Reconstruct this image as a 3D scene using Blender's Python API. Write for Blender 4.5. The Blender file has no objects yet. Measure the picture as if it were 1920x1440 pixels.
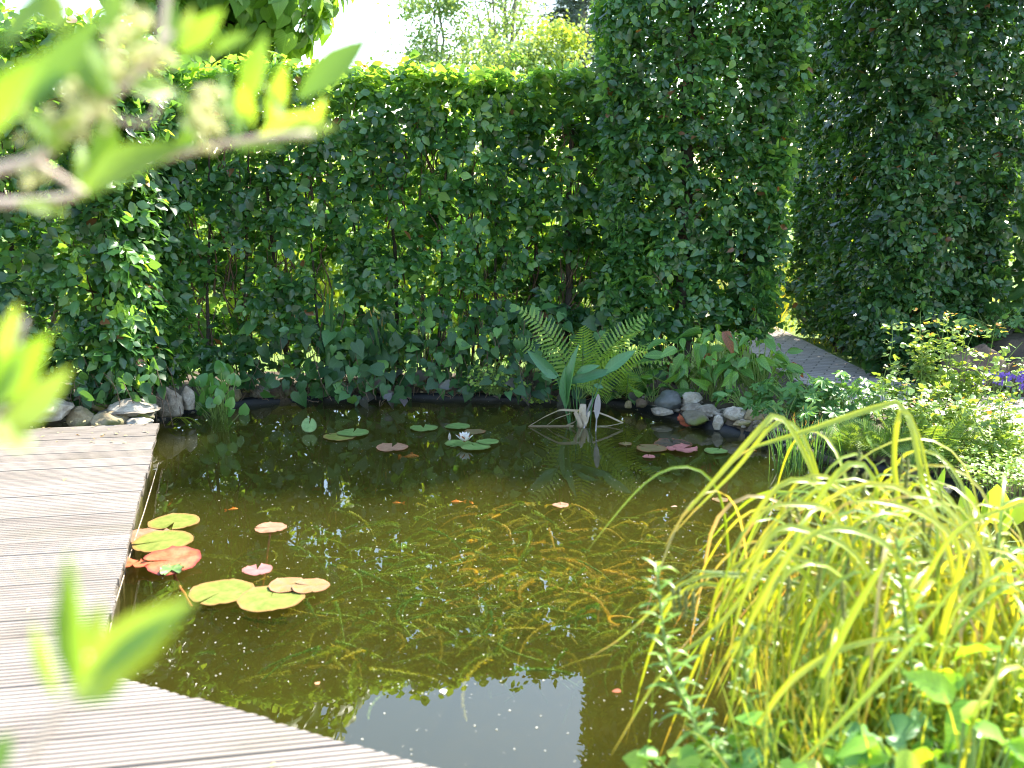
import bpy, math, random
import numpy as np
from mathutils import Vector, Matrix, noise as mnoise

R = math.radians
S = bpy.context.scene
COL = S.collection
rng = np.random.default_rng(7)
random.seed(7)

# ---------------------------------------------------------------- camera, sky, sun, exposure
CAM_H, PITCH, FPX = 1.40, R(11.0), 1867.0
cd = bpy.data.cameras.new('camera'); cam = bpy.data.objects.new('camera', cd); COL.objects.link(cam)
cam.location = (0, 0, CAM_H); cam.rotation_euler = (R(90) - PITCH, 0, 0)
cd.sensor_width = 36; cd.lens = 36 * FPX / 1920; cd.clip_start = 0.05; cd.clip_end = 2000
cd.dof.use_dof = True; cd.dof.focus_distance = 5.6; cd.dof.aperture_fstop = 2.6; cd.dof.aperture_blades = 9
S.camera = cam

SUN_EL, SUN_AZ = R(50), R(54)          # azimuth measured from +Y towards +X
world = bpy.data.worlds.new('World'); S.world = world; world.use_nodes = True
wn = world.node_tree; bg = wn.nodes['Background']
sky = wn.nodes.new('ShaderNodeTexSky'); sky.sky_type = 'NISHITA'; sky.sun_disc = False
sky.sun_elevation = SUN_EL; sky.sun_rotation = SUN_AZ
sky.air_density = 1.4; sky.dust_density = 1.1; sky.ozone_density = 1.0
wn.links.new(sky.outputs[0], bg.inputs[0]); bg.inputs[1].default_value = 0.15
sd = bpy.data.lights.new('sun', 'SUN'); sun = bpy.data.objects.new('sun', sd); COL.objects.link(sun)
sd.energy = 4.3; sd.angle = R(0.53); sd.color = (1.0, 0.93, 0.80)
sdir = Vector((math.sin(SUN_AZ) * math.cos(SUN_EL), math.cos(SUN_AZ) * math.cos(SUN_EL), math.sin(SUN_EL)))
sun.rotation_euler = sdir.to_track_quat('Z', 'Y').to_euler()
S.view_settings.view_transform = 'Standard'; S.view_settings.look = 'None'
S.view_settings.exposure = 2.12; S.view_settings.gamma = 1.0; S.view_settings.use_curve_mapping = False
S.render.engine = 'CYCLES'
cy = S.cycles
cy.max_bounces = 7; cy.diffuse_bounces = 3; cy.glossy_bounces = 3; cy.transmission_bounces = 5
cy.transparent_max_bounces = 12; cy.volume_bounces = 1
cy.caustics_reflective = False; cy.caustics_refractive = False
cy.sample_clamp_indirect = 6; cy.use_denoising = True; cy.filter_width = 1.1; cy.use_adaptive_sampling = True; cy.adaptive_threshold = 0.02

# ---------------------------------------------------------------- pixel of the photo (1920 wide) -> point of the place
FW = np.array((0, math.cos(PITCH), -math.sin(PITCH))); UP = np.array((0, math.sin(PITCH), math.cos(PITCH))); RT = np.array((1.0, 0, 0))
CP = np.array((0, 0, CAM_H))
def ray(px, py): return RT * (px - 960) / FPX + UP * (720 - py) / FPX + FW
def gp(px, py, z=0.0):
    d = ray(px, py); return CP + d * ((z - CAM_H) / d[2])
def at(px, py, Y):
    d = ray(px, py); return CP + d * (Y / d[1])

# ---------------------------------------------------------------- helpers
def nrm(a): return a / np.maximum(np.linalg.norm(a, axis=-1, keepdims=True), 1e-9)

class Buf:
    """collects geometry for ONE mesh object"""
    def __init__(s): s.v = []; s.l = []; s.s = []; s.r = []; s.c = []; s.n = 0
    def add(s, V, loops, sizes, r=0.5, lc=None):
        V = np.asarray(V, float).reshape(-1, 3); n = len(V)
        s.v.append(V); s.l.append(np.asarray(loops, np.int64).ravel() + s.n); s.s.append(np.asarray(sizes, np.int64).ravel())
        s.r.append(np.broadcast_to(np.asarray(r, float), (n,)).copy())
        s.c.append(np.zeros((n, 3)) if lc is None else np.asarray(lc, float).reshape(-1, 3)); s.n += n
    def faces(s, V, F, r=0.5, lc=None):
        s.add(V, [i for f in F for i in f], [len(f) for f in F], r, lc)
    def inst(s, T, P, N, D, size, wid=None, r=None):
        """put template T at points P: tip direction D, face normal N"""
        P = np.asarray(P, float).reshape(-1, 3); m = len(P)
        if m == 0: return
        D = nrm(np.broadcast_to(np.asarray(D, float), (m, 3))); N = np.broadcast_to(np.asarray(N, float), (m, 3))
        X = nrm(np.cross(D, N) + 1e-6); Z = np.cross(X, D)
        size = np.broadcast_to(np.asarray(size, float), (m,)); wid = size if wid is None else np.broadcast_to(np.asarray(wid, float), (m,))
        tv = T['v']; k = len(tv)
        V = (P[:, None] + X[:, None] * (tv[None, :, 0:1] * wid[:, None, None]) + D[:, None] * (tv[None, :, 1:2] * size[:, None, None])
             + Z[:, None] * (tv[None, :, 2:3] * size[:, None, None]))
        loops = (T['l'][None] + (np.arange(m) * k)[:, None]).ravel(); sizes = np.tile(T['s'], m)
        if r is None: r = rng.random(m)
        s.add(V.reshape(-1, 3), loops, sizes, np.repeat(np.broadcast_to(r, (m,)), k), np.tile(np.c_[tv[:, 0], tv[:, 1], tv[:, 2] * 0], (m, 1)))
    def ribbon(s, P, W, side=None, fold=0.15, r=0.5):
        P = np.asarray(P, float); n = len(P); W = np.broadcast_to(np.asarray(W, float), (n,))
        T = nrm(np.gradient(P, axis=0))
        if side is None:
            a = nrm(np.cross(T, (0, 0, 1.0)) + 1e-5)
            for i in range(1, n):
                if a[i] @ a[i - 1] < 0: a[i] = -a[i]
            side = a
        side = nrm(np.broadcast_to(np.asarray(side, float), (n, 3))); Nn = np.cross(side, T)
        V = np.stack([P - side * W[:, None] / 2, P - Nn * W[:, None] * fold, P + side * W[:, None] / 2], 1).reshape(-1, 3)
        F = []
        for i in range(n - 1):
            a = 3 * i; F += [(a, a + 1, a + 4, a + 3), (a + 1, a + 2, a + 5, a + 4)]
        t = np.linspace(0, 1, n)
        lc = np.stack([np.c_[-np.ones(n) * .5, t, t * 0], np.c_[np.zeros(n), t, t * 0], np.c_[np.ones(n) * .5, t, t * 0]], 1).reshape(-1, 3)
        s.faces(V, F, r, lc)
    def tube(s, P, Rr, k=6, r=0.5, cap=True):
        P = np.asarray(P, float); n = len(P); Rr = np.broadcast_to(np.asarray(Rr, float), (n,))
        T = nrm(np.gradient(P, axis=0)); ref = np.array((0.13, 0.21, 1.0)) if abs(T[0][2]) < .8 else np.array((1.0, .1, .05))
        A = nrm(np.cross(T, ref)); B = np.cross(T, A); th = np.arange(k) * 2 * math.pi / k
        V = (P[:, None] + (A[:, None] * np.cos(th)[None, :, None] + B[:, None] * np.sin(th)[None, :, None]) * Rr[:, None, None]).reshape(-1, 3)
        F = [(i * k + j, i * k + (j + 1) % k, (i + 1) * k + (j + 1) % k, (i + 1) * k + j) for i in range(n - 1) for j in range(k)]
        if cap: F += [tuple(range(k))[::-1], tuple((n - 1) * k + j for j in range(k))]
        lc = np.c_[np.tile(np.arange(k) / k, n), np.repeat(np.linspace(0, 1, n), k), np.zeros(n * k)]
        s.faces(V, F, r, lc)
    def build(s, name, mat, parent=None, smooth=True):
        me = bpy.data.meshes.new(name)
        V = np.concatenate(s.v).astype(np.float32); L = np.concatenate(s.l).astype(np.int32); Z = np.concatenate(s.s).astype(np.int32)
        me.vertices.add(len(V)); me.vertices.foreach_set('co', V.ravel())
        me.loops.add(len(L)); me.loops.foreach_set('vertex_index', L)
        me.polygons.add(len(Z)); st = np.concatenate([[0], np.cumsum(Z)[:-1]]).astype(np.int32)
        me.polygons.foreach_set('loop_start', st)
        me.polygons.foreach_set('use_smooth', np.full(len(Z), smooth))
        me.update(calc_edges=True)
        a = me.attributes.new('rnd', 'FLOAT', 'POINT'); a.data.foreach_set('value', np.concatenate(s.r).astype(np.float32))
        a = me.attributes.new('lc', 'FLOAT_VECTOR', 'POINT'); a.data.foreach_set('vector', np.concatenate(s.c).astype(np.float32).ravel())
        me.materials.append(mat)
        o = bpy.data.objects.new(name, me); COL.objects.link(o)
        if parent is not None:
            o.parent = parent; o.matrix_parent_inverse = Matrix.Translation(-Vector(parent.location))
        return o

def tag(o, label=None, cat=None, group=None, kind=None):
    if label: o['label'] = label
    if cat: o['category'] = cat
    if group: o['group'] = group
    if kind: o['kind'] = kind
    return o
def thing(name, loc, label, cat, group=None):
    o = bpy.data.objects.new(name, None); COL.objects.link(o); o.location = tuple(float(c) for c in loc); o.empty_display_size = .1
    return tag(o, label, cat, group)

def template(rows, fold=.12, curl=.15, wave=0.0, y0=0.0, stalk=0.0):
    """rows: (spine_y, edge_x, edge_y) ; ends in a tip at y = 1"""
    v = []; F = []
    def zc(y, x): return -curl * y * y + fold * abs(x) * 1.0
    sp = []
    for i, (yc, xe, ye) in enumerate(rows):
        w = wave * (1 if i % 2 else -1)
        v += [(-xe, ye, zc(ye, xe) + w), (0, yc, zc(yc, 0)), (xe, ye, zc(ye, xe) - w)]
    v.append((0, 1.0, zc(1, 0))); n = len(rows)
    for i in range(n - 1):
        a = 3 * i; F += [(a, a + 1, a + 4, a + 3), (a + 1, a + 2, a + 5, a + 4)]
    a = 3 * (n - 1); F += [(a, a + 1, 3 * n), (a + 1, a + 2, 3 * n)]
    if rows[0][1] > 0.01 and rows[0][2] == rows[0][0] and rows[0][0] > 0.01:
        b = len(v); v.append((0, 0, 0)); F += [(b, 1, 0), (b, 2, 1)]
    return dict(v=np.array(v, float), l=np.array([i for f in F for i in f]), s=np.array([len(f) for f in F]))

T_OVAL = [template([(.18, .22, .18), (.46, .345, .46), (.78, .19, .78)], f, c, w) for f, c, w in ((.25, .12, .01), (-.1, .25, .02), (.4, .3, -.015), (.05, -.1, .02))]
T_BIRCH = [template([(.3, .36, .3), (.7, .2, .7)], .2, .2)]
T_HEART = [template([(.0, .20, -.16), (.14, .42, .0), (.4, .42, .32), (.72, .2, .68)], f, c, w) for f, c, w in ((.2, .25, .01), (.3, .45, .02), (.05, .15, -.02))]
T_ROUND = [template([(.0, .22, -.08), (.25, .44, .16), (.6, .42, .56), (.86, .2, .84)], f, c, w) for f, c, w in ((.35, .25, .03), (.15, .4, .04), (.5, .1, .03))]
T_LANCE = [template([(.12, .09, .12), (.35, .17, .35), (.6, .155, .6), (.82, .09, .82)], f, c, w) for f, c, w in ((.5, .2, .0), (.5, .5, .01), (.3, -.1, .0))]
T_DOCK = [template([(.06, .12, .06), (.22, .2, .22), (.42, .235, .42), (.62, .2, .62), (.82, .11, .82)], f, c, w) for f, c, w in ((.5, .35, .03), (.7, .8, .035), (.3, .2, .025))]
T_NEEDLE = [template([(.3, .07, .3), (.7, .05, .7)], .3, .1)]
def lobed_template(nl=7, fold=.1, cup=.1):
    v = [(0, 0, 0)]; F = []; n = nl * 4
    for i in range(n + 1):
        a = R(-160) + R(320) * i / n; k = i % 4
        rr = {0: .22, 1: .5, 2: .58, 3: .5}[k] if i not in (0, n) else .22
        if k == 1 or k == 3: rr = .47
        v.append((math.sin(a) * rr, .3 + math.cos(a) * rr * .95, cup * rr + (fold * .4 if k == 0 else 0) - .1 * rr))
    v[0] = (0, .22, -.03)
    for i in range(1, n + 1): F.append((0, i + 1, i))
    return dict(v=np.array(v, float), l=np.array([i for f in F for i in f]), s=np.array([3] * len(F)))
T_LOBED = [lobed_template(7, .15, .15), lobed_template(7, .3, -.15), lobed_template(5, .2, .05)]

# lattice value noise, vectorised
_pt = rng.random((64, 64, 64))
def vnoise(P, sc):
    Q = np.asarray(P, float) * sc + 100.0; I = np.floor(Q).astype(int); f = Q - I; f = f * f * (3 - 2 * f); out = 0
    for dx in (0, 1):
        for dy in (0, 1):
            for dz in (0, 1):
                w = (f[..., 0] if dx else 1 - f[..., 0]) * (f[..., 1] if dy else 1 - f[..., 1]) * (f[..., 2] if dz else 1 - f[..., 2])
                out = out + w * _pt[(I[..., 0] + dx) % 64, (I[..., 1] + dy) % 64, (I[..., 2] + dz) % 64]
    return out

# ---------------------------------------------------------------- materials
def newmat(name):
    m = bpy.data.materials.new(name); m.use_nodes = True; t = m.node_tree
    return m, t, t.nodes['Principled BSDF'], t.nodes['Material Output']
def node(t, kind, **kw):
    n = t.nodes.new(kind)
    for k, v in kw.items():
        if k in n.inputs: n.inputs[k].default_value = v
        else: setattr(n, k, v)
    return n
def ramp(t, src, stops):
    n = t.nodes.new('ShaderNodeValToRGB'); e = n.color_ramp.elements
    while len(e) < len(stops): e.new(1)
    for el, (p, c) in zip(e, stops): el.position = p; el.color = (*c, 1)
    t.links.new(src, n.inputs[0]); return n
def mixc(t, fac, a, b, mode='MIX'):
    n = t.nodes.new('ShaderNodeMix'); n.data_type = 'RGBA'; n.blend_type = mode
    for i, x in ((0, fac), (6, a), (7, b)):
        if isinstance(x, (int, float)): n.inputs[i].default_value = x
        elif isinstance(x, tuple): n.inputs[i].default_value = (*x, 1)
        else: t.links.new(x, n.inputs[i])
    return n.outputs[2]
def mth(t, op, a, b=None, c=None):
    n = t.nodes.new('ShaderNodeMath'); n.operation = op
    for i, x in enumerate((a, b, c)):
        if x is None: continue
        if isinstance(x, (int, float)): n.inputs[i].default_value = x
        else: t.links.new(x, n.inputs[i])
    return n.outputs[0]

def leaf_mat(name, stops, trans=None, tf=.4, rough=.42, spec=.5, veins=0.0, tscale=2.6, clump=.5, stripe=0.0):
    m, t, p, out = newmat(name)
    at_ = node(t, 'ShaderNodeAttribute', attribute_name='rnd'); c = ramp(t, at_.outputs['Fac'], stops).outputs[0]
    tc = node(t, 'ShaderNodeTexCoord')
    no = node(t, 'ShaderNodeTexNoise', Scale=1.7, Detail=2.0); t.links.new(tc.outputs['Object'], no.inputs['Vector'])
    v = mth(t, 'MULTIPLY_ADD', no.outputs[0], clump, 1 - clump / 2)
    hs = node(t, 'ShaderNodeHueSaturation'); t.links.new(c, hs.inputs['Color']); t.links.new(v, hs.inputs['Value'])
    base = hs.outputs[0]
    if stripe:
        la = node(t, 'ShaderNodeAttribute', attribute_name='lc'); mp_ = node(t, 'ShaderNodeMapping'); mp_.inputs['Scale'].default_value = (14, 2.5, 1); t.links.new(la.outputs['Vector'], mp_.inputs[0])
        ns = node(t, 'ShaderNodeTexNoise', Scale=1.0, Detail=3.0); t.links.new(mp_.outputs[0], ns.inputs['Vector'])
        base = mixc(t, mth(t, 'MULTIPLY', ns.outputs[0], stripe), base, mixc(t, 1.0, base, (.35, .4, .4), 'MULTIPLY'))
        sy = node(t, 'ShaderNodeSeparateXYZ'); t.links.new(la.outputs['Vector'], sy.inputs[0]); tip = mth(t, 'MULTIPLY', mth(t, 'GREATER_THAN', sy.outputs[1], .90), at_.outputs['Fac'])
        base = mixc(t, tip, base, (.45, .26, .09))
    if veins:
        lc = node(t, 'ShaderNodeAttribute', attribute_name='lc'); sx = node(t, 'ShaderNodeSeparateXYZ'); t.links.new(lc.outputs['Vector'], sx.inputs[0])
        ax = mth(t, 'ABSOLUTE', sx.outputs[0]); q = mth(t, 'SUBTRACT', mth(t, 'MULTIPLY', sx.outputs[1], 9.0), mth(t, 'MULTIPLY', ax, 9.0))
        w = mth(t, 'SINE', mth(t, 'MULTIPLY', q, 6.283)); w = mth(t, 'GREATER_THAN', w, .86)
        mid = mth(t, 'LESS_THAN', ax, .018); vv = mth(t, 'MULTIPLY', mth(t, 'MAXIMUM', w, mid), veins)
        base = mixc(t, vv, base, mixc(t, 1.0, base, (1.9, 1.8, 1.8), 'MULTIPLY'))
    t.links.new(base, p.inputs['Base Color']); p.inputs['Roughness'].default_value = rough; p.inputs['Specular IOR Level'].default_value = spec
    tr = node(t, 'ShaderNodeBsdfTranslucent')
    if trans is None: tcx = mixc(t, 1.0, base, (tscale * 1.25, tscale, tscale * .35), 'MULTIPLY')
    else: tcx = mixc(t, .35, trans, mixc(t, 1.0, base, (tscale * 1.2, tscale, tscale * .35), 'MULTIPLY'))
    t.links.new(tcx, tr.inputs[0]) if not isinstance(tcx, tuple) else None
    mx = node(t, 'ShaderNodeMixShader'); mx.inputs[0].default_value = tf
    t.links.new(p.outputs[0], mx.inputs[1]); t.links.new(tr.outputs[0], mx.inputs[2]); t.links.new(mx.outputs[0], out.inputs['Surface'])
    return m

def rock_mat(name, cols, moss=None, scale=9, rough=.85, bump=.5):
    m, t, p, out = newmat(name); tc = node(t, 'ShaderNodeTexCoord')
    n1 = node(t, 'ShaderNodeTexNoise', Scale=float(scale), Detail=8.0, Roughness=.65); t.links.new(tc.outputs['Object'], n1.inputs['Vector'])
    n2 = node(t, 'ShaderNodeTexNoise', Scale=float(scale) * 7, Detail=6.0, Roughness=.7); t.links.new(tc.outputs['Object'], n2.inputs['Vector'])
    k = len(cols); c = ramp(t, n1.outputs[0], [(.3 + .4 * i / (k - 1), cc) for i, cc in enumerate(cols)]).outputs[0]
    c = mixc(t, mth(t, 'MULTIPLY', n2.outputs[0], .95), c, mixc(t, 1.0, c, (.45, .43, .4), 'MULTIPLY'))
    if moss:
        n3 = node(t, 'ShaderNodeTexNoise', Scale=5.0, Detail=5.0); t.links.new(tc.outputs['Object'], n3.inputs['Vector'])
        mk = ramp(t, n3.outputs[0], [(.5, (0, 0, 0)), (.62, (1, 1, 1))]).outputs[0]; c = mixc(t, mk, c, moss)
    t.links.new(c, p.inputs['Base Color']); p.inputs['Roughness'].default_value = rough
    b = node(t, 'ShaderNodeBump', Strength=bump, Distance=.01); t.links.new(n2.outputs[0], b.inputs['Height']); t.links.new(b.outputs[0], p.inputs['Normal'])
    return m

def plain_mat(name, a, b=None, rough=.7, scale=20, tf=0, spec=.4, bump=.0):
    m, t, p, out = newmat(name); tc = node(t, 'ShaderNodeTexCoord')
    n1 = node(t, 'ShaderNodeTexNoise', Scale=float(scale), Detail=5.0); t.links.new(tc.outputs['Object'], n1.inputs['Vector'])
    at_ = node(t, 'ShaderNodeAttribute', attribute_name='rnd')
    f = mth(t, 'ADD', mth(t, 'MULTIPLY', n1.outputs[0], .6), mth(t, 'MULTIPLY', at_.outputs['Fac'], .4))
    c = ramp(t, f, [(.3, a), (.7, b or a)]).outputs[0]; t.links.new(c, p.inputs['Base Color'])
    p.inputs['Roughness'].default_value = rough; p.inputs['Specular IOR Level'].default_value = spec
    if bump:
        bn = node(t, 'ShaderNodeBump', Strength=bump, Distance=.004); t.links.new(n1.outputs[0], bn.inputs['Height']); t.links.new(bn.outputs[0], p.inputs['Normal'])
    if tf:
        tr = node(t, 'ShaderNodeBsdfTranslucent'); t.links.new(c, tr.inputs[0]); mx = node(t, 'ShaderNodeMixShader'); mx.inputs[0].default_value = tf
        t.links.new(p.outputs[0], mx.inputs[1]); t.links.new(tr.outputs[0], mx.inputs[2]); t.links.new(mx.outputs[0], out.inputs['Surface'])
    return m

BROWN = (.16, .075, .035)
M = {}
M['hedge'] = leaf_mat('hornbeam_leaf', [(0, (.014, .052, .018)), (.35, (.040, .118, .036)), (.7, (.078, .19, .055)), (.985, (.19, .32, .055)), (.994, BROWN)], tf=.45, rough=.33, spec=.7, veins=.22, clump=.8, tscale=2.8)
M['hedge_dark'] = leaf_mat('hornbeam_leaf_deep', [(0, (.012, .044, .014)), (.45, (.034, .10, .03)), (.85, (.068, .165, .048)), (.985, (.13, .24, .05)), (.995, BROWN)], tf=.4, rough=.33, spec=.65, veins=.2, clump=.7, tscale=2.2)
M['catalpa'] = leaf_mat('broad_tree_leaf', [(0, (.07, .17, .035)), (1, (.15, .28, .05))], tf=.42, rough=.4, veins=.3, tscale=2.4)
M['birch'] = leaf_mat('birch_leaf', [(0, (.11, .20, .09)), (1, (.19, .29, .13))], tf=.45, rough=.55, tscale=2.0)
M['lime'] = leaf_mat('lime_leaf', [(0, (.16, .26, .05)), (1, (.26, .36, .07))], tf=.45, rough=.55, tscale=1.8)
M['conifer'] = leaf_mat('conifer_needle', [(0, (.05, .08, .07)), (1, (.08, .12, .10))], tf=.15, rough=.6)
M['shrub'] = leaf_mat('sunny_shrub_leaf', [(0, (.12, .22, .03)), (1, (.24, .34, .05))], tf=.45, rough=.5, tscale=2.0)
M['laurel'] = leaf_mat('laurel_leaf', [(0, (.03, .085, .03)), (1, (.06, .15, .045))], tf=.25, rough=.3, veins=.2)
M['bindweed'] = leaf_mat('bindweed_leaf', [(0, (.016, .055, .02)), (.6, (.035, .10, .032)), (.9, (.06, .16, .045)), (1, (.13, .27, .06))], tf=.35, rough=.5, veins=.3)
M['purple'] = leaf_mat('purple_leaf', [(0, (.05, .06, .05)), (1, (.09, .07, .075))], tf=.2, rough=.4, veins=.3)
M['dock'] = leaf_mat('dock_leaf', [(0, (.045, .13, .028)), (.955, (.13, .27, .055)), (.965, (.20, .08, .04)), (1, (.22, .07, .04))], tf=.35, rough=.42, veins=.5)
M['fern'] = leaf_mat('fern_leaf', [(0, (.14, .27, .04)), (1, (.24, .36, .07))], tf=.4, rough=.5)
M['fern_low'] = leaf_mat('fern_leaf_low', [(0, (.09, .18, .03)), (1, (.16, .26, .05))], tf=.3, rough=.5)
M['thalia'] = leaf_mat('arrow_leaf', [(0, (.045, .14, .055)), (1, (.09, .22, .09))], tf=.3, rough=.4, veins=.15)
M['iris'] = leaf_mat('iris_leaf', [(0, (.05, .14, .045)), (1, (.10, .22, .07))], tf=.35, rough=.42, stripe=.6)
M['geranium'] = leaf_mat('lobed_leaf', [(0, (.05, .145, .04)), (1, (.12, .26, .075))], tf=.35, rough=.45, veins=.3)
M['rose'] = leaf_mat('rose_leaf', [(0, (.12, .22, .05)), (.86, (.24, .36, .10)), (.93, (.36, .24, .06)), (1, (.40, .22, .06))], tf=.4, rough=.32, spec=.7, tscale=1.8)
M['cover'] = leaf_mat('ground_cover_leaf', [(0, (.14, .26, .04)), (1, (.28, .39, .07))], tf=.4, rough=.4, tscale=2.0)
M['sedge'] = leaf_mat('sedge_leaf', [(0, (.20, .34, .03)), (.5, (.36, .45, .04)), (.85, (.50, .50, .06)), (.93, (.42, .36, .13)), (1, (.48, .36, .16))], tf=.42, rough=.36, spec=.8, tscale=1.7, stripe=.5)
M['spike'] = leaf_mat('sedge_spike', [(0, (.10, .14, .03)), (1, (.22, .24, .06))], tf=.15, rough=.6)
M['willow'] = leaf_mat('loosestrife_leaf', [(0, (.13, .26, .05)), (1, (.22, .36, .08))], tf=.4, rough=.35, veins=.2, tscale=1.8)
M['marsh'] = leaf_mat('marsh_leaf', [(0, (.12, .28, .03)), (.7, (.2, .38, .04)), (1, (.34, .42, .05))], tf=.4, rough=.35, veins=.3, tscale=1.8)
M['pickerel'] = leaf_mat('pickerel_leaf', [(0, (.16, .32, .04)), (1, (.26, .40, .06))], tf=.45, rough=.35, tscale=1.8)
M['olive'] = leaf_mat('olive_leaf', [(0, (.08, .18, .025)), (.6, (.13, .25, .035)), (1, (.22, .33, .07))], tf=.56, rough=.4, spec=1.0, tscale=2.1, clump=.2)
M['weed'] = leaf_mat('pond_weed', [(0, (.07, .20, .03)), (.45, (.22, .32, .04)), (.85, (.42, .38, .06)), (1, (.5, .38, .08))], tf=.3, rough=.6, tscale=1.4)
M['grass'] = leaf_mat('grass_blade', [(0, (.15, .27, .03)), (.7, (.32, .38, .05)), (1, (.45, .36, .08))], tf=.4, rough=.45, tscale=1.9)
M['hyacinth'] = leaf_mat('round_water_leaf', [(0, (.06, .18, .04)), (1, (.13, .3, .06))], tf=.35, rough=.28, spec=.6)
M['bark'] = rock_mat('bark', [(.05, .04, .035), (.10, .085, .07)], scale=20, rough=.9, bump=.8)
M['palebark'] = rock_mat('pale_bark', [(.16, .14, .13), (.26, .23, .2)], scale=20, rough=.9)
M['twig'] = plain_mat('twig', (.09, .06, .04), (.18, .12, .08), rough=.8)
M['olivebark'] = plain_mat('young_bark', (.56, .44, .34), (.72, .58, .46), rough=.55)
M['bud'] = plain_mat('flower_bud', (.62, .62, .26), (.75, .74, .42), rough=.6, tf=.4)
M['straw'] = plain_mat('straw', (.42, .33, .24), (.6, .52, .42), rough=.7, tf=.15)
M['greenstem'] = plain_mat('green_stem', (.12, .2, .04), (.2, .28, .07), rough=.5)
M['redstem'] = plain_mat('red_stem', (.35, .10, .04), (.45, .16, .06), rough=.5)
M['st_grey'] = rock_mat('grey_stone', [(.12, .095, .07), (.30, .26, .21), (.42, .38, .32)], scale=11, bump=1.0)
M['st_pale'] = rock_mat('pale_stone', [(.24, .19, .14), (.50, .45, .38), (.68, .64, .58)], scale=11, bump=1.0)
M['st_buff'] = rock_mat('buff_stone', [(.24, .18, .10), (.48, .41, .26)], moss=(.16, .15, .04), scale=13, bump=.8)
M['st_moss'] = rock_mat('mossy_stone', [(.12, .11, .08), (.2, .17, .12)], moss=(.10, .12, .02))
M['st_dark'] = rock_mat('slate_stone', [(.07, .08, .085), (.13, .14, .14)], rough=.5, bump=.2)
M['boulder'] = rock_mat('brown_boulder', [(.11, .075, .05), (.20, .14, .10)], moss=(.12, .12, .05), scale=6, bump=1)
M['liner'] = plain_mat('pond_liner_rubber', (.005, .006, .009), (.013, .014, .018), rough=.45, spec=.25, scale=30, bump=.3)
M['log'] = rock_mat('driftwood', [(.10, .085, .07), (.22, .19, .16)], scale=14, bump=1)

# ---------------------------------------------------------------- the setting
shore_px = [(-340, 800), (40, 790), (240, 790), (300, 786), (340, 772), (460, 756), (620, 748), (760, 745), (900, 747), (1010, 752), (1120, 752), (1180, 760), (1240, 775), (1310, 795), (1380, 812), (1450, 832), (1520, 852), (1590, 868),
            (1680, 884), (1760, 902), (1830, 925), (1900, 945), (2000, 955), (2130, 985)]
POND = [gp(x, y)[:2] for x, y in shore_px] + [np.array(q) for q in ((2.9, 3.6), (2.5, 3.05), (1.9, 2.75), (1.35, 2.4), (1.0, 2.0), (.85, 1.5), (.8, 1.0), (-3.2, 1.0))]
POND = np.array(POND)
def pond_sd(P):
    """signed distance to the pond outline, negative inside"""
    P = np.asarray(P, float); d = np.full(P.shape[:-1], 1e9); ins = np.zeros(P.shape[:-1], bool); n = len(POND)
    for i in range(n):
        a, b = POND[i], POND[(i + 1) % n]; ab = b - a; ap = P - a
        t = np.clip((ap @ ab) / (ab @ ab), 0, 1); d = np.minimum(d, np.linalg.norm(ap - t[..., None] * ab, axis=-1))
        c = ((a[1] > P[..., 1]) != (b[1] > P[..., 1])); xx = (b[0] - a[0]) * (P[..., 1] - a[1]) / (b[1] - a[1] + 1e-12) + a[0]
        ins ^= c & (P[..., 0] < xx)
    return np.where(ins, -d, d)
BANK = .07
def ground_z(P):
    sdd = pond_sd(P); P3 = np.concatenate([P, np.zeros(P.shape[:-1] + (1,))], -1)
    zin = -np.minimum(.62, .12 + (-sdd) * .9) + (vnoise(P3, 2.3) - .5) * .10 + .26 * np.exp(-((P[..., 0] - .25) / .95) ** 2 - ((P[..., 1] - 3.65) / .6) ** 2) + .12 * np.exp(-((P[..., 0] + 1.2) / .5) ** 2 - ((P[..., 1] - 4.7) / .5) ** 2)
    zout = BANK + np.clip(sdd, 0, .6) * .05 + (vnoise(P3, 9) - .5) * .02
    z = np.where(sdd < 0, np.where(sdd > -.05, BANK + sdd / .05 * (BANK + .14), zin), zout)
    return z
def gz(x, y): return float(ground_z(np.array([[x, y]]))[0])

xs = np.concatenate([[-400, -150, -60, -25, -12, -8], np.arange(-5.5, 6.5, .06), [8, 12, 25, 60, 150, 400]])
ys = np.concatenate([[-60, -20, -6, -2], np.arange(-.5, 11, .06), [12, 14, 17, 22, 30, 50, 100, 200, 500]])
GX, GY = np.meshgrid(xs, ys); GP = np.stack([GX, GY], -1); GZ = ground_z(GP)
b = Buf(); nx, ny = len(xs), len(ys)
idx = np.arange(nx * ny).reshape(ny, nx)
q = np.stack([idx[:-1, :-1], idx[:-1, 1:], idx[1:, 1:], idx[1:, :-1]], -1).reshape(-1, 4)
b.add(np.c_[GX.ravel(), GY.ravel(), GZ.ravel()], q.ravel(), np.full(len(q), 4))
m, t, p, out = newmat('soil_and_lawn'); ge = node(t, 'ShaderNodeNewGeometry'); sp = node(t, 'ShaderNodeSeparateXYZ'); t.links.new(ge.outputs['Position'], sp.inputs[0])
n1 = node(t, 'ShaderNodeTexNoise', Scale=14.0, Detail=9.0, Roughness=.7); t.links.new(ge.outputs['Position'], n1.inputs['Vector'])
n2 = node(t, 'ShaderNodeTexNoise', Scale=1.3, Detail=4.0); t.links.new(ge.outputs['Position'], n2.inputs['Vector'])
soil = ramp(t, n1.outputs[0], [(.3, (.035, .026, .018)), (.7, (.12, .09, .06))]).outputs[0]
lawn = ramp(t, n1.outputs[0], [(.3, (.07, .13, .02)), (.7, (.16, .24, .04))]).outputs[0]
silt = ramp(t, n2.outputs[0], [(.3, (.045, .045, .012)), (.7, (.24, .18, .035))]).outputs[0]
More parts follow.
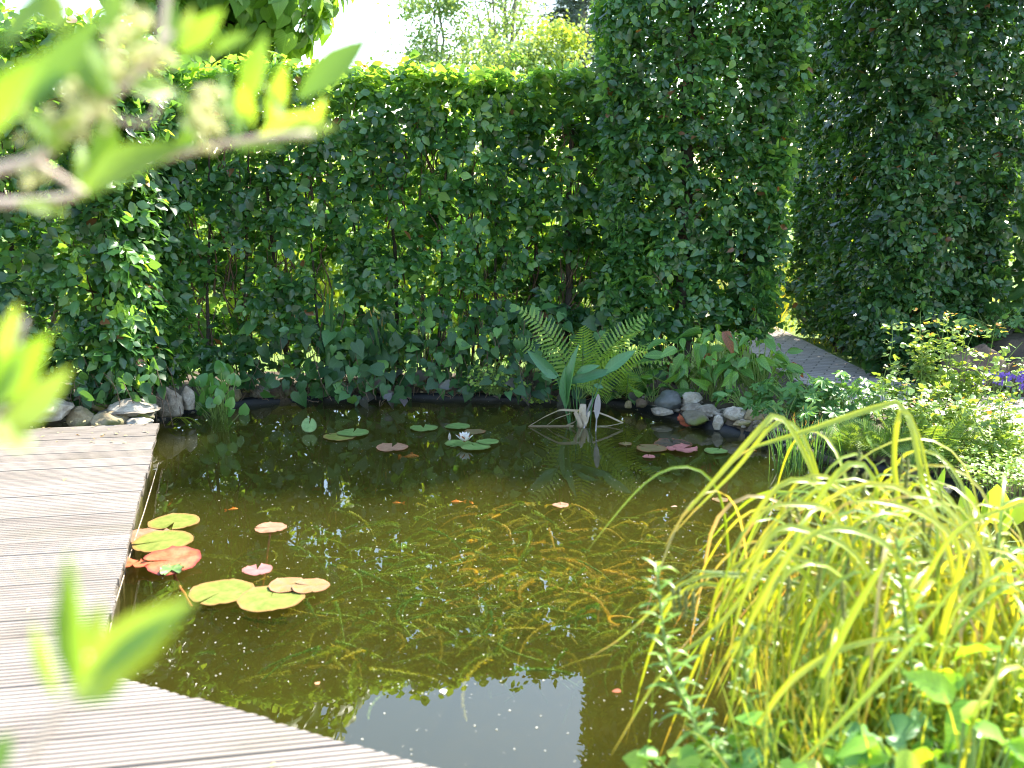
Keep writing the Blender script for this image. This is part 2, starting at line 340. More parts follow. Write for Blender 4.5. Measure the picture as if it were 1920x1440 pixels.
far = mth(t, 'GREATER_THAN', sp.outputs[1], 7.15); c = mixc(t, far, soil, lawn); under = mth(t, 'LESS_THAN', sp.outputs[2], -.03); c = mixc(t, under, c, silt)
t.links.new(c, p.inputs['Base Color']); p.inputs['Roughness'].default_value = .95
bn = node(t, 'ShaderNodeBump', Strength=.6, Distance=.02); t.links.new(n1.outputs[0], bn.inputs['Height']); t.links.new(bn.outputs[0], p.inputs['Normal'])
tag(b.build('ground', m), kind='structure')

# water: a body with a surface and murk inside
m, t, p, out = newmat('pond_water'); t.nodes.remove(p)
ge = node(t, 'ShaderNodeNewGeometry'); nz = node(t, 'ShaderNodeTexNoise', Scale=2.2, Detail=2.0); t.links.new(ge.outputs['Position'], nz.inputs['Vector'])
bn = node(t, 'ShaderNodeBump', Strength=.10, Distance=.01); t.links.new(nz.outputs[0], bn.inputs['Height'])
fr = node(t, 'ShaderNodeFresnel', IOR=1.75); t.links.new(bn.outputs[0], fr.inputs['Normal'])
gl = node(t, 'ShaderNodeBsdfGlossy', Roughness=0.0); t.links.new(bn.outputs[0], gl.inputs['Normal'])
tr = node(t, 'ShaderNodeBsdfTransparent'); tr.inputs[0].default_value = (.97, .97, .93, 1)
mx = node(t, 'ShaderNodeMixShader'); t.links.new(mth(t, 'MULTIPLY', fr.outputs[0], mth(t, 'SUBTRACT', 1.0, ge.outputs['Backfacing'])), mx.inputs[0]); t.links.new(tr.outputs[0], mx.inputs[1]); t.links.new(gl.outputs[0], mx.inputs[2])
t.links.new(mx.outputs[0], out.inputs['Surface'])
pv = node(t, 'ShaderNodeVolumePrincipled'); pv.inputs['Color'].default_value = (.074, .074, .018, 1); pv.inputs['Density'].default_value = 3.7
pv.inputs['Absorption Color'].default_value = (.2, .17, .02, 1) if 'Absorption Color' in pv.inputs else (0, 0, 0, 1)
t.links.new(pv.outputs[0], out.inputs['Volume'])
WX0, WX1, WY0, WY1 = -4.4, 5.2, .4, 8.2
b = Buf(); V = [(x, y, z) for z in (-.95, 0) for x, y in ((WX0, WY0), (WX1, WY0), (WX1, WY1), (WX0, WY1))]
b.faces(V, [(3, 2, 1, 0), (4, 5, 6, 7), (0, 1, 5, 4), (1, 2, 6, 5), (2, 3, 7, 6), (3, 0, 4, 7)])
tag(b.build('water', m, smooth=False), kind='structure')

# path of small paving bricks
def sheet(poly, z, name, mat, kind='structure', thick=.02):
    b = Buf(); n = len(poly); V = [(x, y, z) for x, y in poly] + [(x, y, z - thick) for x, y in poly]
    F = [tuple(range(n))] + [(i, i + n, (i + 1) % n + n, (i + 1) % n) for i in range(n)]
    b.faces(V, F); o = b.build(name, mat, smooth=False); return tag(o, kind=kind)
m, t, p, out = newmat('path_bricks'); ge = node(t, 'ShaderNodeNewGeometry'); mp = node(t, 'ShaderNodeMapping'); mp.inputs['Rotation'].default_value = (0, 0, R(24)); t.links.new(ge.outputs['Position'], mp.inputs[0])
br = node(t, 'ShaderNodeTexBrick', Scale=1.0); br.inputs['Brick Width'].default_value = .2; br.inputs['Row Height'].default_value = .07; br.inputs['Mortar Size'].default_value = .006
br.inputs['Color1'].default_value = (.33, .28, .26, 1); br.inputs['Color2'].default_value = (.45, .39, .36, 1); br.inputs['Mortar'].default_value = (.12, .10, .09, 1)
t.links.new(mp.outputs[0], br.inputs[0]); n1 = node(t, 'ShaderNodeTexNoise', Scale=40.0, Detail=5.0)
c = mixc(t, mth(t, 'MULTIPLY', n1.outputs[0], .5), br.outputs[0], (.22, .19, .17)); t.links.new(c, p.inputs['Base Color']); p.inputs['Roughness'].default_value = .9
bn = node(t, 'ShaderNodeBump', Strength=.5, Distance=.005); t.links.new(mth(t, 'SUBTRACT', 1.0, br.outputs['Fac']), bn.inputs['Height']); t.links.new(bn.outputs[0], p.inputs['Normal'])
sheet([(5.2, 4.2), (5.2, 5.6), (3.9, 5.9), (3.0, 6.2), (2.55, 6.75), (2.5, 11.5), (1.95, 11.5), (1.93, 6.75), (2.1, 5.9), (2.75, 5.2), (3.6, 4.7)], BANK + .055, 'path', m, thick=.06)

# ---------------------------------------------------------------- deck
ZD = .14
bd = np.array((math.cos(R(10.8)), math.sin(R(10.8)))); bn_ = np.array((-bd[1], bd[0]))
E = [gp(x, y, ZD)[:2] for x, y in ((298, 796), (196, 1190), (222, 1268), (815, 1440))]
dv = (E[3] - E[2]) / np.linalg.norm(E[3] - E[2]); E.append(E[3] + dv * 1.6)
EU = [(e @ bd, e @ bn_) for e in E]          # (u, v) along / across the boards
def u_end(v):
    for (u0, v0), (u1, v1) in zip(EU[:-1], EU[1:]):
        lo, hi = min(v0, v1), max(v0, v1)
        if lo <= v <= hi and abs(v1 - v0) > 1e-6: return u0 + (u1 - u0) * (v - v0) / (v1 - v0)
    return EU[0][0] if v > EU[0][1] else EU[-1][0]
m, t, p, out = newmat('weathered_deck_wood'); lc = node(t, 'ShaderNodeAttribute', attribute_name='lc'); rn = node(t, 'ShaderNodeAttribute', attribute_name='rnd')
mp = node(t, 'ShaderNodeMapping'); mp.inputs['Scale'].default_value = (3, 90, 1); t.links.new(lc.outputs['Vector'], mp.inputs[0])
n1 = node(t, 'ShaderNodeTexNoise', Scale=1.0, Detail=6.0, Roughness=.6); t.links.new(mp.outputs[0], n1.inputs['Vector'])
n2 = node(t, 'ShaderNodeTexNoise', Scale=3.5, Detail=5.0); t.links.new(lc.outputs['Vector'], n2.inputs['Vector'])
f = mth(t, 'ADD', mth(t, 'MULTIPLY', n1.outputs[0], .55), mth(t, 'ADD', mth(t, 'MULTIPLY', rn.outputs['Fac'], .07), mth(t, 'MULTIPLY', n2.outputs[0], .35)))
c = ramp(t, f, [(.28, (.10, .078, .06)), (.48, (.23, .195, .165)), (.72, (.36, .32, .28))]).outputs[0]
sz_ = node(t, 'ShaderNodeSeparateXYZ'); t.links.new(lc.outputs['Vector'], sz_.inputs[0]); c = mixc(t, mth(t, 'MULTIPLY', mth(t, 'FRACT', sz_.outputs[2]), .8), c, (.05, .042, .03))
n3 = node(t, 'ShaderNodeTexNoise', Scale=1.1, Detail=7.0, Roughness=.7); t.links.new(lc.outputs['Vector'], n3.inputs['Vector']); c = mixc(t, ramp(t, n3.outputs[0], [(.52, (0, 0, 0)), (.7, (.55, .55, .55))]).outputs[0], c, (.15, .13, .08))
t.links.new(c, p.inputs['Base Color']); p.inputs['Roughness'].default_value = .75
bp = node(t, 'ShaderNodeBump', Strength=.4, Distance=.003); t.links.new(n1.outputs[0], bp.inputs['Height']); t.links.new(bp.outputs[0], p.inputs['Normal']); M['deck'] = m
deck = thing('wooden_deck', (-1.5, 3.5, 0), 'weathered grey grooved timber deck with diagonal cut edge beside the pond', 'deck')
b = Buf(); BW, GAP, NR = .145, .002, 7
v_top = EU[0][1] + .03; v = v_top; U0 = -4.6
while v > -1.2:
    pts = []; pitch = (BW - GAP) / NR
    for k in range(NR):
        a = v - GAP / 2 - k * pitch; pts += [(a, 0), (a - pitch * .6, 0), (a - pitch * .72, -.005), (a - pitch * .92, -.005)]
    pts += [(v - BW + GAP / 2, 0)]
    pts = [(pts[0][0], -.028)] + pts + [(pts[-1][0], -.028)]
    n = len(pts); jag = random.uniform(-.006, .006); rb = random.random(); zz = random.uniform(-.002, .002)
    us = np.array([u_end(a) + jag + random.uniform(-.002, .002) for a, _ in pts])
    rows = []
    for fr_ in (0, 1):
        uu = np.full(n, U0) if fr_ == 0 else us
        rows.append(np.array([[*(bd * uu[i] + bn_ * pts[i][0]), ZD + pts[i][1] + zz] for i in range(n)]))
    gz_ = [.9 if pts[i][1] < -.001 else 0 for i in range(n)]; lcv = np.array([[U0 + 7 * rb, pts[i][0] + 5 * rb, gz_[i]] for i in range(n)] + [[us[i] + 7 * rb, pts[i][0] + 5 * rb, gz_[i]] for i in range(n)])
    F = [(i, n + i, n + i + 1, i + 1) for i in range(n - 1)] + [tuple(range(n, 2 * n))[::-1]]
    b.faces(np.concatenate(rows), F, rb, lcv); v -= BW
b.build('boards', M['deck'], deck, smooth=False)
M['fascia'] = rock_mat('mossy_edge_board', [(.05, .04, .025), (.12, .10, .06)], moss=(.10, .10, .02), scale=25)
b = Buf()
for i in range(len(E) - 1):
    a, c2 = E[i], E[i + 1]; dd = nrm(c2 - a); nn_ = np.array((-dd[1], dd[0])); nn_ = nn_ if nn_ @ bd > 0 else -nn_
    for s0, s1, z0, z1 in ((-.075, -.045, -.25, ZD - .032),):
        V = [(*(q + nn_ * s_), z) for z in (z0, z1) for q in (a, c2) for s_ in (s0, s1)]
        b.faces(V, [(0, 1, 3, 2), (4, 6, 7, 5), (0, 4, 5, 1), (2, 3, 7, 6), (0, 2, 6, 4), (1, 5, 7, 3)])
b.build('edge_board', M['fascia'], deck, smooth=False)
# debris lying on the boards
b = Buf()
for _ in range(170):
    x, y = random.uniform(-3.4, .2), random.uniform(1.2, 5.3)
    if random.random() < .5: y = random.uniform(4.9, 5.4); x = random.uniform(-3, -1.9)
    if np.dot((x, y), bd) > u_end(np.dot((x, y), bn_)) - .04: continue
    b.inst(T_OVAL[random.randrange(4)], [(x, y, ZD + .006)], (random.uniform(-.3, .3), random.uniform(-.3, .3), 1), (math.cos(x * 99), math.sin(x * 99), 0), random.uniform(.008, .028))
tag(b.build('fallen_leaves', plain_mat('dry_leaf', (.35, .22, .08), (.5, .42, .2), tf=.2)), 'dry leaf bits scattered over the grey deck boards', 'leaf litter', kind='stuff')
# ---------------------------------------------------------------- hedges
def hedge_points(poly, z0, z1, dens, weights=None, bulge=.05, deep=.07, gap=0.0, gap_lo=1.5, top=True, taper=0.0, rnd_top=0.0):
    """leaf positions and outward normals near the skin of a clipped block; poly counter-clockwise"""
    P = []; N = []; n = len(poly); poly = [np.array(q, float) for q in poly]
    for i in range(n):
        a, c = poly[i], poly[(i + 1) % n]; L = np.linalg.norm(c - a); nn = np.array(((c - a)[1], -(c - a)[0])) / L
        w = 1 if weights is None else weights[i]; m = int(L * (z1 - z0) * dens * w)
        if m < 1: continue
        u = rng.random(m); z = z0 + (z1 - z0) * rng.random(m); q = a + (c - a) * u[:, None]
        d = rng.exponential(deep, m) * np.where(rng.random(m) < .15, 2.5, 1); d = np.minimum(d, .3) - rng.random(m) ** 4 * .05
        p3 = np.c_[q, z]; lump = (vnoise(p3, 2.2) - .5) * 2 * bulge + (vnoise(p3 + 7, 6) - .5) * bulge
        off = lump - d + taper * ((z - z0) / (z1 - z0) - .5)
        low = np.clip((z - z0) / .35, 0, 1); off -= (1 - low) ** 2 * .10 + rnd_top * np.clip((z - z1 + .3) / .3, 0, 1) ** 2
        p3[:, :2] += nn * off[:, None]
        keep = np.ones(m, bool)
        if gap > 0:
            g = vnoise(np.c_[q, z] + 31, 3.1) * .3 + vnoise(np.c_[q, z] + 57, 9.0) * .7
            bias = np.clip(1 - (z - z0) / (gap_lo + 1e-6), 0, 1)
            keep = g > (.25 * gap + .24 * gap * bias) * (1.0 if i == 0 else .80)
        P.append(p3[keep]); N.append(np.tile((*nn, 0), (keep.sum(), 1)))
    if top:
        lo = np.min(poly, 0); hi = np.max(poly, 0); m = int(np.prod(hi - lo) * dens * 1.3)
        q = lo + (hi - lo) * rng.random((m, 2)); ins = np.ones(m, bool)
        for i in range(n):
            a, c = poly[i], poly[(i + 1) % n]; ins &= ((c - a)[0] * (q[:, 1] - a[1]) - (c - a)[1] * (q[:, 0] - a[0])) > -.02
        q = q[ins]; z = z1 - rng.exponential(deep * 1.2, len(q)) + (vnoise(np.c_[q, q[:, :1] * 0], 4) - .5) * .08 + rng.random(len(q)) ** 6 * .10
        P.append(np.c_[q, z]); N.append(np.tile((0, 0, 1.0), (len(q), 1)))
    return np.concatenate(P), np.concatenate(N)
def orient(N, up=.4, jit=.55, droop=.5):
    m = len(N); n = nrm(N + np.array((0, 0, up)) + rng.normal(0, jit, (m, 3)) * .8)
    d = rng.normal(0, 1, (m, 3)) * .8 + N * .35 + np.array((0, 0, -droop)); d = d - n * np.sum(n * d, 1, keepdims=True)
    return n, nrm(d)
def sprays(b, P, N, size, T, nl=6, toplit=None):
    """leafy shoots: leaves set alternately on both sides of a short twig, all in one loose plane"""
    m = len(P) // nl; P = P[:m]; N = N[:m]
    n = nrm(N * .55 + np.array((0, 0, .55)) + rng.normal(0, .5, (m, 3))); d = rng.normal(0, .6, (m, 3)) + N * .75 + np.array((0, 0, -.25)); d = nrm(d - n * np.sum(n * d, 1, keepdims=True))
    sd_ = np.cross(n, d); L = rng.uniform(.09, .2, m) * size / .08; k = rng.integers(0, len(T), m); tone = rng.random(m) ** 1.3
    if toplit is not None: tone = np.clip(tone + np.clip((P[:, 2] - toplit + .38) / .38, 0, 1) * .75, 0, 1)  # sunlit band painted on the hedge top: upper leaves get a yellow-green tone
    for j in range(nl):
        t = (j + .5) / nl; q = P + d * ((t - .6) * L)[:, None] + n * (-.02 * t * t)[..., None] if False else P + d * ((t - .6) * L)[:, None]
        s_ = (1 if j % 2 else -1) * (0 if j == nl - 1 else 1); dd = nrm(d * (.55 if s_ else 1) + sd_ * s_ * .8 + rng.normal(0, .22, (m, 3))); nn = n + rng.normal(0, .3, (m, 3))
        sz = size * rng.uniform(.45, 1.25, m) * (1.05 - .25 * abs(t - .4)); r_ = np.clip(tone * .7 + rng.random(m) * .3, 0, 1)
        for i in range(len(T)):
            w = (k + j) % len(T) == i; b.inst(T[i], q[w], nn[w], dd[w], sz[w], sz[w] * rng.uniform(.8, 1.1, w.sum()), r=np.where(rng.random(w.sum()) < .006, 1.0, r_[w] * .98))
def leafy(b, P, N, size, T, **kw):
    n, d = orient(N, **kw); m = len(P); sz = size * rng.uniform(.6, 1.25, m); k = rng.integers(0, len(T), m)
    for j in range(len(T)):
        s_ = k == j; b.inst(T[j], P[s_], n[s_], d[s_], sz[s_], sz[s_] * rng.uniform(.85, 1.15, s_.sum()))
def wander(a, c, n=8, amp=.03):
    t = np.linspace(0, 1, n)[:, None]; P = np.array(a) * (1 - t) + np.array(c) * t
    return P + np.cumsum(rng.normal(0, amp, (n, 3)), 0) * np.sin(t * math.pi) ** .5
def inpoly_sample(poly, n):
    poly = np.array(poly, float); lo, hi = poly.min(0), poly.max(0); out = []
    while len(out) < n:
        q = lo + (hi - lo) * rng.random(2); ok = True
        for i in range(len(poly)):
            a, c = poly[i], poly[(i + 1) % len(poly)]
            if (c - a)[0] * (q[1] - a[1]) - (c - a)[1] * (q[0] - a[0]) < 0: ok = False
        if ok: out.append(q)
    return out
def hedge(name, label, cat, poly, z0, z1, dens, mat, trunks, size=.078, ntwig=200, **kw):
    ctr = np.mean(np.array(poly), 0); root = thing(name, (ctr[0], ctr[1], BANK), label, cat)
    P, N = hedge_points(poly, z0, z1, dens, **kw); pm = rng.permutation(len(P)); b = Buf(); sprays(b, P[pm], N[pm], size, T_OVAL, toplit=z1 + .03); b.build('foliage', mat, root)
    for (x, y, r, top, lean) in trunks:
        g = Buf(); n = 9; Pt = wander((x, y, BANK - .03), (x + lean, y + .03, top), n, .012)
        g.tube(Pt, np.linspace(r, r * .45, n), 8); g.build('trunk', M['bark'], root)
    g = Buf()
    qs = inpoly_sample(poly, ntwig)
    for q in qs:
        z = random.uniform(z0, z1 - .2); tr_ = min(trunks, key=lambda k: (k[0] - q[0]) ** 2 + (k[1] - q[1]) ** 2) if trunks else (q[0], q[1])
        a = (tr_[0] + random.uniform(-.1, .1), tr_[1] + random.uniform(-.05, .05), max(z0 - .2, z - random.uniform(.1, .5)))
        g.tube(wander(a, (q[0], q[1], z), 6, .012), np.linspace(random.uniform(.004, .009), .0018, 6), 4, cap=False)
    g.build('twigs', M['twig'], root)
    return root
HB = 2.17
# back hedge, a little nearer on the left
back = [(-2.25, 6.38), (.75, 6.98), (.75, 7.42), (-2.25, 6.82)]
tk = [(x, 6.62 + .2 * (x + 2.25) + random.uniform(-.05, .05), random.uniform(.010, .017), 1.9, random.uniform(-.15, .15)) for x in (-2.1, -1.85, -1.55, -1.3, -1.05, -.8, -.55, -.3, -.1, .12)]
tk += [(.395, 7.12, .034, 1.85, .03), (.27, 7.2, .02, 1.7, -.12)]
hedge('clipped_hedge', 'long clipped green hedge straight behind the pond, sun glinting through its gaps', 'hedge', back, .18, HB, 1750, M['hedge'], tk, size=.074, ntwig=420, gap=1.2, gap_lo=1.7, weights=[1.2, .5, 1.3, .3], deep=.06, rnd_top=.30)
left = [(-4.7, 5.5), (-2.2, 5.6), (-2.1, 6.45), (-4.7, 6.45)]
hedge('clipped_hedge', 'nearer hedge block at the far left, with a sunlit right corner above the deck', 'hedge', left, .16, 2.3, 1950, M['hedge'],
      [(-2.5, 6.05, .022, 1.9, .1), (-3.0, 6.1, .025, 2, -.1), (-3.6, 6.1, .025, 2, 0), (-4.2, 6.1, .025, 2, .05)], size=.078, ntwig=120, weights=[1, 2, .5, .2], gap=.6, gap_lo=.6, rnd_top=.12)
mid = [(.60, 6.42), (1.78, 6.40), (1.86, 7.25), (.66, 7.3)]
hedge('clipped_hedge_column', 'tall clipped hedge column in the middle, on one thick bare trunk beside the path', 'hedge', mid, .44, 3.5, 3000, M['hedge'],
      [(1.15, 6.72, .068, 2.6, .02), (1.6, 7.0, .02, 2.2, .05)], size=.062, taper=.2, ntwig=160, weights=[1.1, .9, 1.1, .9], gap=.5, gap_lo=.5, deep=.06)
right = [(2.44, 6.62), (3.37, 6.70), (3.48, 9.0), (2.44, 9.0)]
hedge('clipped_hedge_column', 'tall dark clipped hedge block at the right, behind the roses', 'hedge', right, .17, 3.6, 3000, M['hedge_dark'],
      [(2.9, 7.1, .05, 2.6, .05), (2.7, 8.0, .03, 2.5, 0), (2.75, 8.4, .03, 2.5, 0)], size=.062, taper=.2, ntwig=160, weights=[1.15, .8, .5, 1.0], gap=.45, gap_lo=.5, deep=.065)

# ---------------------------------------------------------------- trees beyond the hedge
def tree(name, label, base, h, crown_c, crown_r, n, mat, T, size, trunk_r, bark, clumps=40, clump_r=.5, group=None, droop=.3, limbs=14):
    root = thing(name, base, label, 'tree', group)
    g = Buf(); g.tube(wander(base, (crown_c[0], crown_c[1], base[2] + h * .93), 12, .05), np.linspace(trunk_r, trunk_r * .2, 12), 8)
    cc = []
    for i in range(clumps):
        d = nrm(rng.normal(0, 1, 3)); c = np.array(crown_c) + d * np.array(crown_r) * rng.uniform(.35, 1.0) ** .7; cc.append(c)
    g.build('trunk', bark, root)
    g = Buf()
    for c in cc[:max(limbs, clumps // 2)]:
        tt = rng.uniform(.3, .85); a = np.array(base) * (1 - tt) + np.array((crown_c[0], crown_c[1], base[2] + h)) * tt; a[2] = min(a[2], c[2])
        g.tube(wander(a, c, 6, .04), np.linspace(trunk_r * .28, trunk_r * .05, 6), 4, cap=False)
    g.build('branches', bark, root)
    b = Buf(); per = n // clumps
    for c in cc:
        k = int(per * rng.uniform(.5, 1.5)); cr = clump_r * rng.uniform(.6, 1.2); dd = rng.normal(0, .5, (k, 3)) * cr * np.array((1, 1, .7)); P = c + dd
        leafy(b, P, nrm(dd + 1e-6) * .7, size, T, up=.5, jit=.7, droop=droop)
    b.build('crown', mat, root)
    return root
# ball-shaped broadleaf tree, top left
cc_ = at(415, -95, 10.0); root = thing('round_headed_tree', (cc_[0], 10, BANK), 'round headed tree with big drooping heart shaped leaves above the hedge', 'tree')
g = Buf(); g.tube(wander((cc_[0] - .02, 10, BANK), (cc_[0], 10, 3.2), 8, .01), np.linspace(.10, .075, 8), 10); g.build('trunk', M['bark'], root)
g = Buf()
for i in range(26):
    d = nrm(rng.normal(0, 1, 3)); g.tube(wander((cc_[0], 10, 3.0), cc_ + d * .95, 6, .03), np.linspace(.03, .008, 6), 5, cap=False)
g.build('branches', M['bark'], root)
m_ = 2600; d = nrm(rng.normal(0, 1, (m_, 3))); rr = 1.12 * (1 + (vnoise(d * 2 + 5, 1.3) - .5) * .3) * np.where(rng.random(m_) < .6, rng.uniform(.85, 1.03, m_), rng.uniform(.4, .9, m_))
P = cc_ + d * rr[:, None] * np.array((1.05, 1.05, .98)); b = Buf(); leafy(b, P, d, .185, T_HEART, up=.5, jit=.35, droop=1.6); b.build('crown', M['catalpa'], root)

tree('birch_tree', 'airy birch with thin gaps of sky, first tree right of the open sky', (*at(815, 300, 17)[:2], 0), 4.9, at(815, 70, 17), (.68, .6, .95), 4600, M['birch'], T_BIRCH, .06, .06, M['palebark'], clumps=46, clump_r=.34)
tree('birch_tree', 'taller airy birch with slanting stems between two paler trees', (*at(945, 300, 18)[:2], 0), 6.0, at(945, -20, 18), (.75, .7, 1.7), 5600, M['birch'], T_BIRCH, .06, .07, M['palebark'], clumps=64, clump_r=.36)
tree('maple_tree', 'small bright yellow green tree standing before the dark conifer', (*at(1035, 300, 15)[:2], 0), 3.6, at(1035, 92, 15), (.42, .5, .36), 2800, M['lime'], T_BIRCH, .065, .05, M['bark'], clumps=34, clump_r=.26)
tree('birch_tree', 'pale leafy tree squeezed between conifer and tall hedge column', (*at(1150, 300, 20)[:2], 0), 6.3, at(1152, 30, 20), (.4, .5, 1.9), 2600, M['birch'], T_BIRCH, .065, .07, M['palebark'], clumps=50, clump_r=.36)
tree('maple_tree', 'low pale tree crown peeping over the hedge top', (*at(960, 300, 14.5)[:2], 0), 3.0, at(955, 108, 14.5), (.95, .5, .22), 2200, M['birch'], T_BIRCH, .06, .05, M['bark'], clumps=34, clump_r=.26)
# conifer
cb = at(1086, 300, 27); root = thing('conifer_tree', (cb[0], cb[1], 0), 'dark blue green conifer with straight grey trunk behind the lighter trees', 'tree')
g = Buf(); g.tube([(cb[0], cb[1], z) for z in np.linspace(0, 9.0, 10)], np.linspace(.2, .05, 10), 8); g.build('trunk', M['palebark'], root)
b = Buf(); g = Buf()
for z in np.arange(4.2, 9.0, .16):
    for k in range(8):
        a = rng.random() * 6.283; L = (9.6 - z) * .30 * rng.uniform(.6, 1.1); Pn = np.array([[cb[0] + math.cos(a) * L * s_, cb[1] + math.sin(a) * L * s_, z - .25 * s_ * s_ * L + .1 * s_] for s_ in np.linspace(0, 1, 6)])
        g.tube(Pn, np.linspace(.03, .008, 6), 4, cap=False); m_ = int(55 * L + 10); tt = rng.uniform(.2, 1, m_); q = np.stack([np.interp(tt, np.linspace(0, 1, 6), Pn[:, j]) for j in range(3)], 1)
        b.inst(T_NEEDLE[0], q + rng.normal(0, .04, (m_, 3)), nrm(rng.normal(0, 1, (m_, 3)) + (0, 0, 1)), nrm(rng.normal(0, 1, (m_, 3)) + np.array((math.cos(a), math.sin(a), -.4))), rng.uniform(.12, .26, m_), .22)
g.build('branches', M['bark'], root); b.build('crown', M['conifer'], root)

def shrub(name, label, c, r, n, mat, T, size, group=None, cat='shrub', stems=8, **kw):
    base = (c[0], c[1], gz(c[0], c[1]) if -5 < c[0] < 6 and c[1] < 11 else BANK); root = thing(name, base, label, cat, group)
    g = Buf()
    for i in range(stems):
        d = nrm(rng.normal(0, 1, 3)); d[2] = abs(d[2]) * .6; g.tube(wander(base, np.array(c) + d * np.array(r) * .8, 6, .02), np.linspace(.014, .004, 6), 4, cap=False)
    g.build('stems', M['twig'], root)
    d = nrm(rng.normal(0, 1, (n, 3))); rr = np.where(rng.random(n) < .7, rng.uniform(.8, 1.05, n), rng.uniform(.3, .85, n)) * (1 + (vnoise(d * 3 + c[0], 1.1) - .5) * .5)
    P = np.array(c) + d * rr[:, None] * np.array(r); k = P[:, 2] > base[2] + .01; b = Buf(); leafy(b, P[k], d[k], size, T, **kw); b.build('foliage', mat, root); return root
shrub('garden_shrub', 'sunlit yellow green bush behind the left hedge block', (*at(40, 120, 8.6)[:2], 1.75), (.75, .6, .95), 2600, M['shrub'], T_OVAL, .075)
for i, (x, y, r_, lab) in enumerate(((-4.6, 10.2, 1.1, 'yellow green bush glimpsed behind the nearer left hedge block'), (-2.2, 10.0, .9, 'yellow green bush glimpsed through the hedge behind the leftmost iris clump'), (-.4, 9.9, .9, 'yellow green bush glimpsed through the hedge above the two iris clumps'), (1.3, 10.3, 1.0, 'bush glimpsed beyond the tall middle hedge column'), (3.9, 11.6, 1.1, 'bush glimpsed beyond the right hedge block near the gap'), (-3.2, 9.6, 1.1, 'yellow green bush glimpsed through the hedge near the left corner'), (-1.2, 10.6, 1.2, 'yellow green bush glimpsed through the hedge left of centre'),
                                     (.3, 11.4, 1.2, 'yellow green bush glimpsed through the hedge beside its dark trunk'), (5.4, 10.6, 1.7, 'sunlit bush beyond the right hedge block'))):
    shrub('garden_shrub', lab, (x, y, 1.05), (r_, .8, 1.3), 2600, M['shrub'], T_OVAL, .09)
shrub('laurel_shrub', 'dark glossy long leaved shrub at the right edge above the boulders', (4.1, 7.4, 1.15), (.62, .6, 1.15), 1900, M['laurel'], T_LANCE, .17, up=.6, jit=.6, droop=.1)

# lawn grass beyond the hedge
b = Buf(); m_ = 16000; P = np.c_[rng.uniform(-5, 6, m_), rng.uniform(7.9, 13, m_), np.full(m_, BANK)]; P = P[~((P[:, 0] > 1.85) & (P[:, 0] < 2.6))]
b.inst(T_NEEDLE[0], P, rng.normal(0, 1, P.shape) + (0, 0, .01), rng.normal(0, .35, P.shape) + (0, 0, 1), rng.uniform(.05, .11, len(P)), .06)
tag(b.build('lawn_grass', M['grass']), 'sunny lawn grass beyond the hedge', 'grass', kind='stuff')
def arching(base, az, L, lean, w, n=12, droop=1.0, r=None, b=None, fold=.2, wp=None, face=False, kink=0.0):
    """a blade that rises, leans to azimuth az and bends over under its weight"""
    P = [np.array(base, float)]; ang = lean; st = L / (n - 1)
    for i in range(1, n):
        d = np.array((math.cos(az) * math.sin(ang), math.sin(az) * math.sin(ang), math.cos(ang))); P.append(P[-1] + d * st); ang = min(ang + (droop * (i / n) ** 1.5 * 3.6 / n if not kink else (.25 + 2.9 * math.exp(-((i / n - kink) / .13) ** 2) / (.13 * 1.77)) / n * droop), R(172))
    P = np.array(P); t = np.linspace(0, 1, n); W = w * (np.minimum(1, .55 + 1.6 * t) * (1 - t ** 3) + .02) if wp is None else w * wp(t)
    k_ = rng.uniform(0, 2.2) if face else 0
    b.ribbon(P, W, side=(nrm(np.cross(np.gradient(P, axis=0) / st + 1e-4, (.15 * k_, -k_, 1.0))) if face else (-math.sin(az), math.cos(az), 0)), fold=fold, r=rng.random() if r is None else r); return P
# ornamental grass through the gap
root = thing('ornamental_grass', (2.25, 9.3, BANK), 'sunlit fountain grass seen through the gap between the two hedge columns', 'ornamental grass'); b = Buf()
for i in range(600): arching((2.25 + rng.normal(0, .12), 9.3 + rng.normal(0, .12), BANK), rng.random() * 6.28, rng.uniform(.6, 1.15), rng.uniform(.05, .6), .008, 9, 1.8, b=b, face=True)
b.build('blades', M['grass'], root)
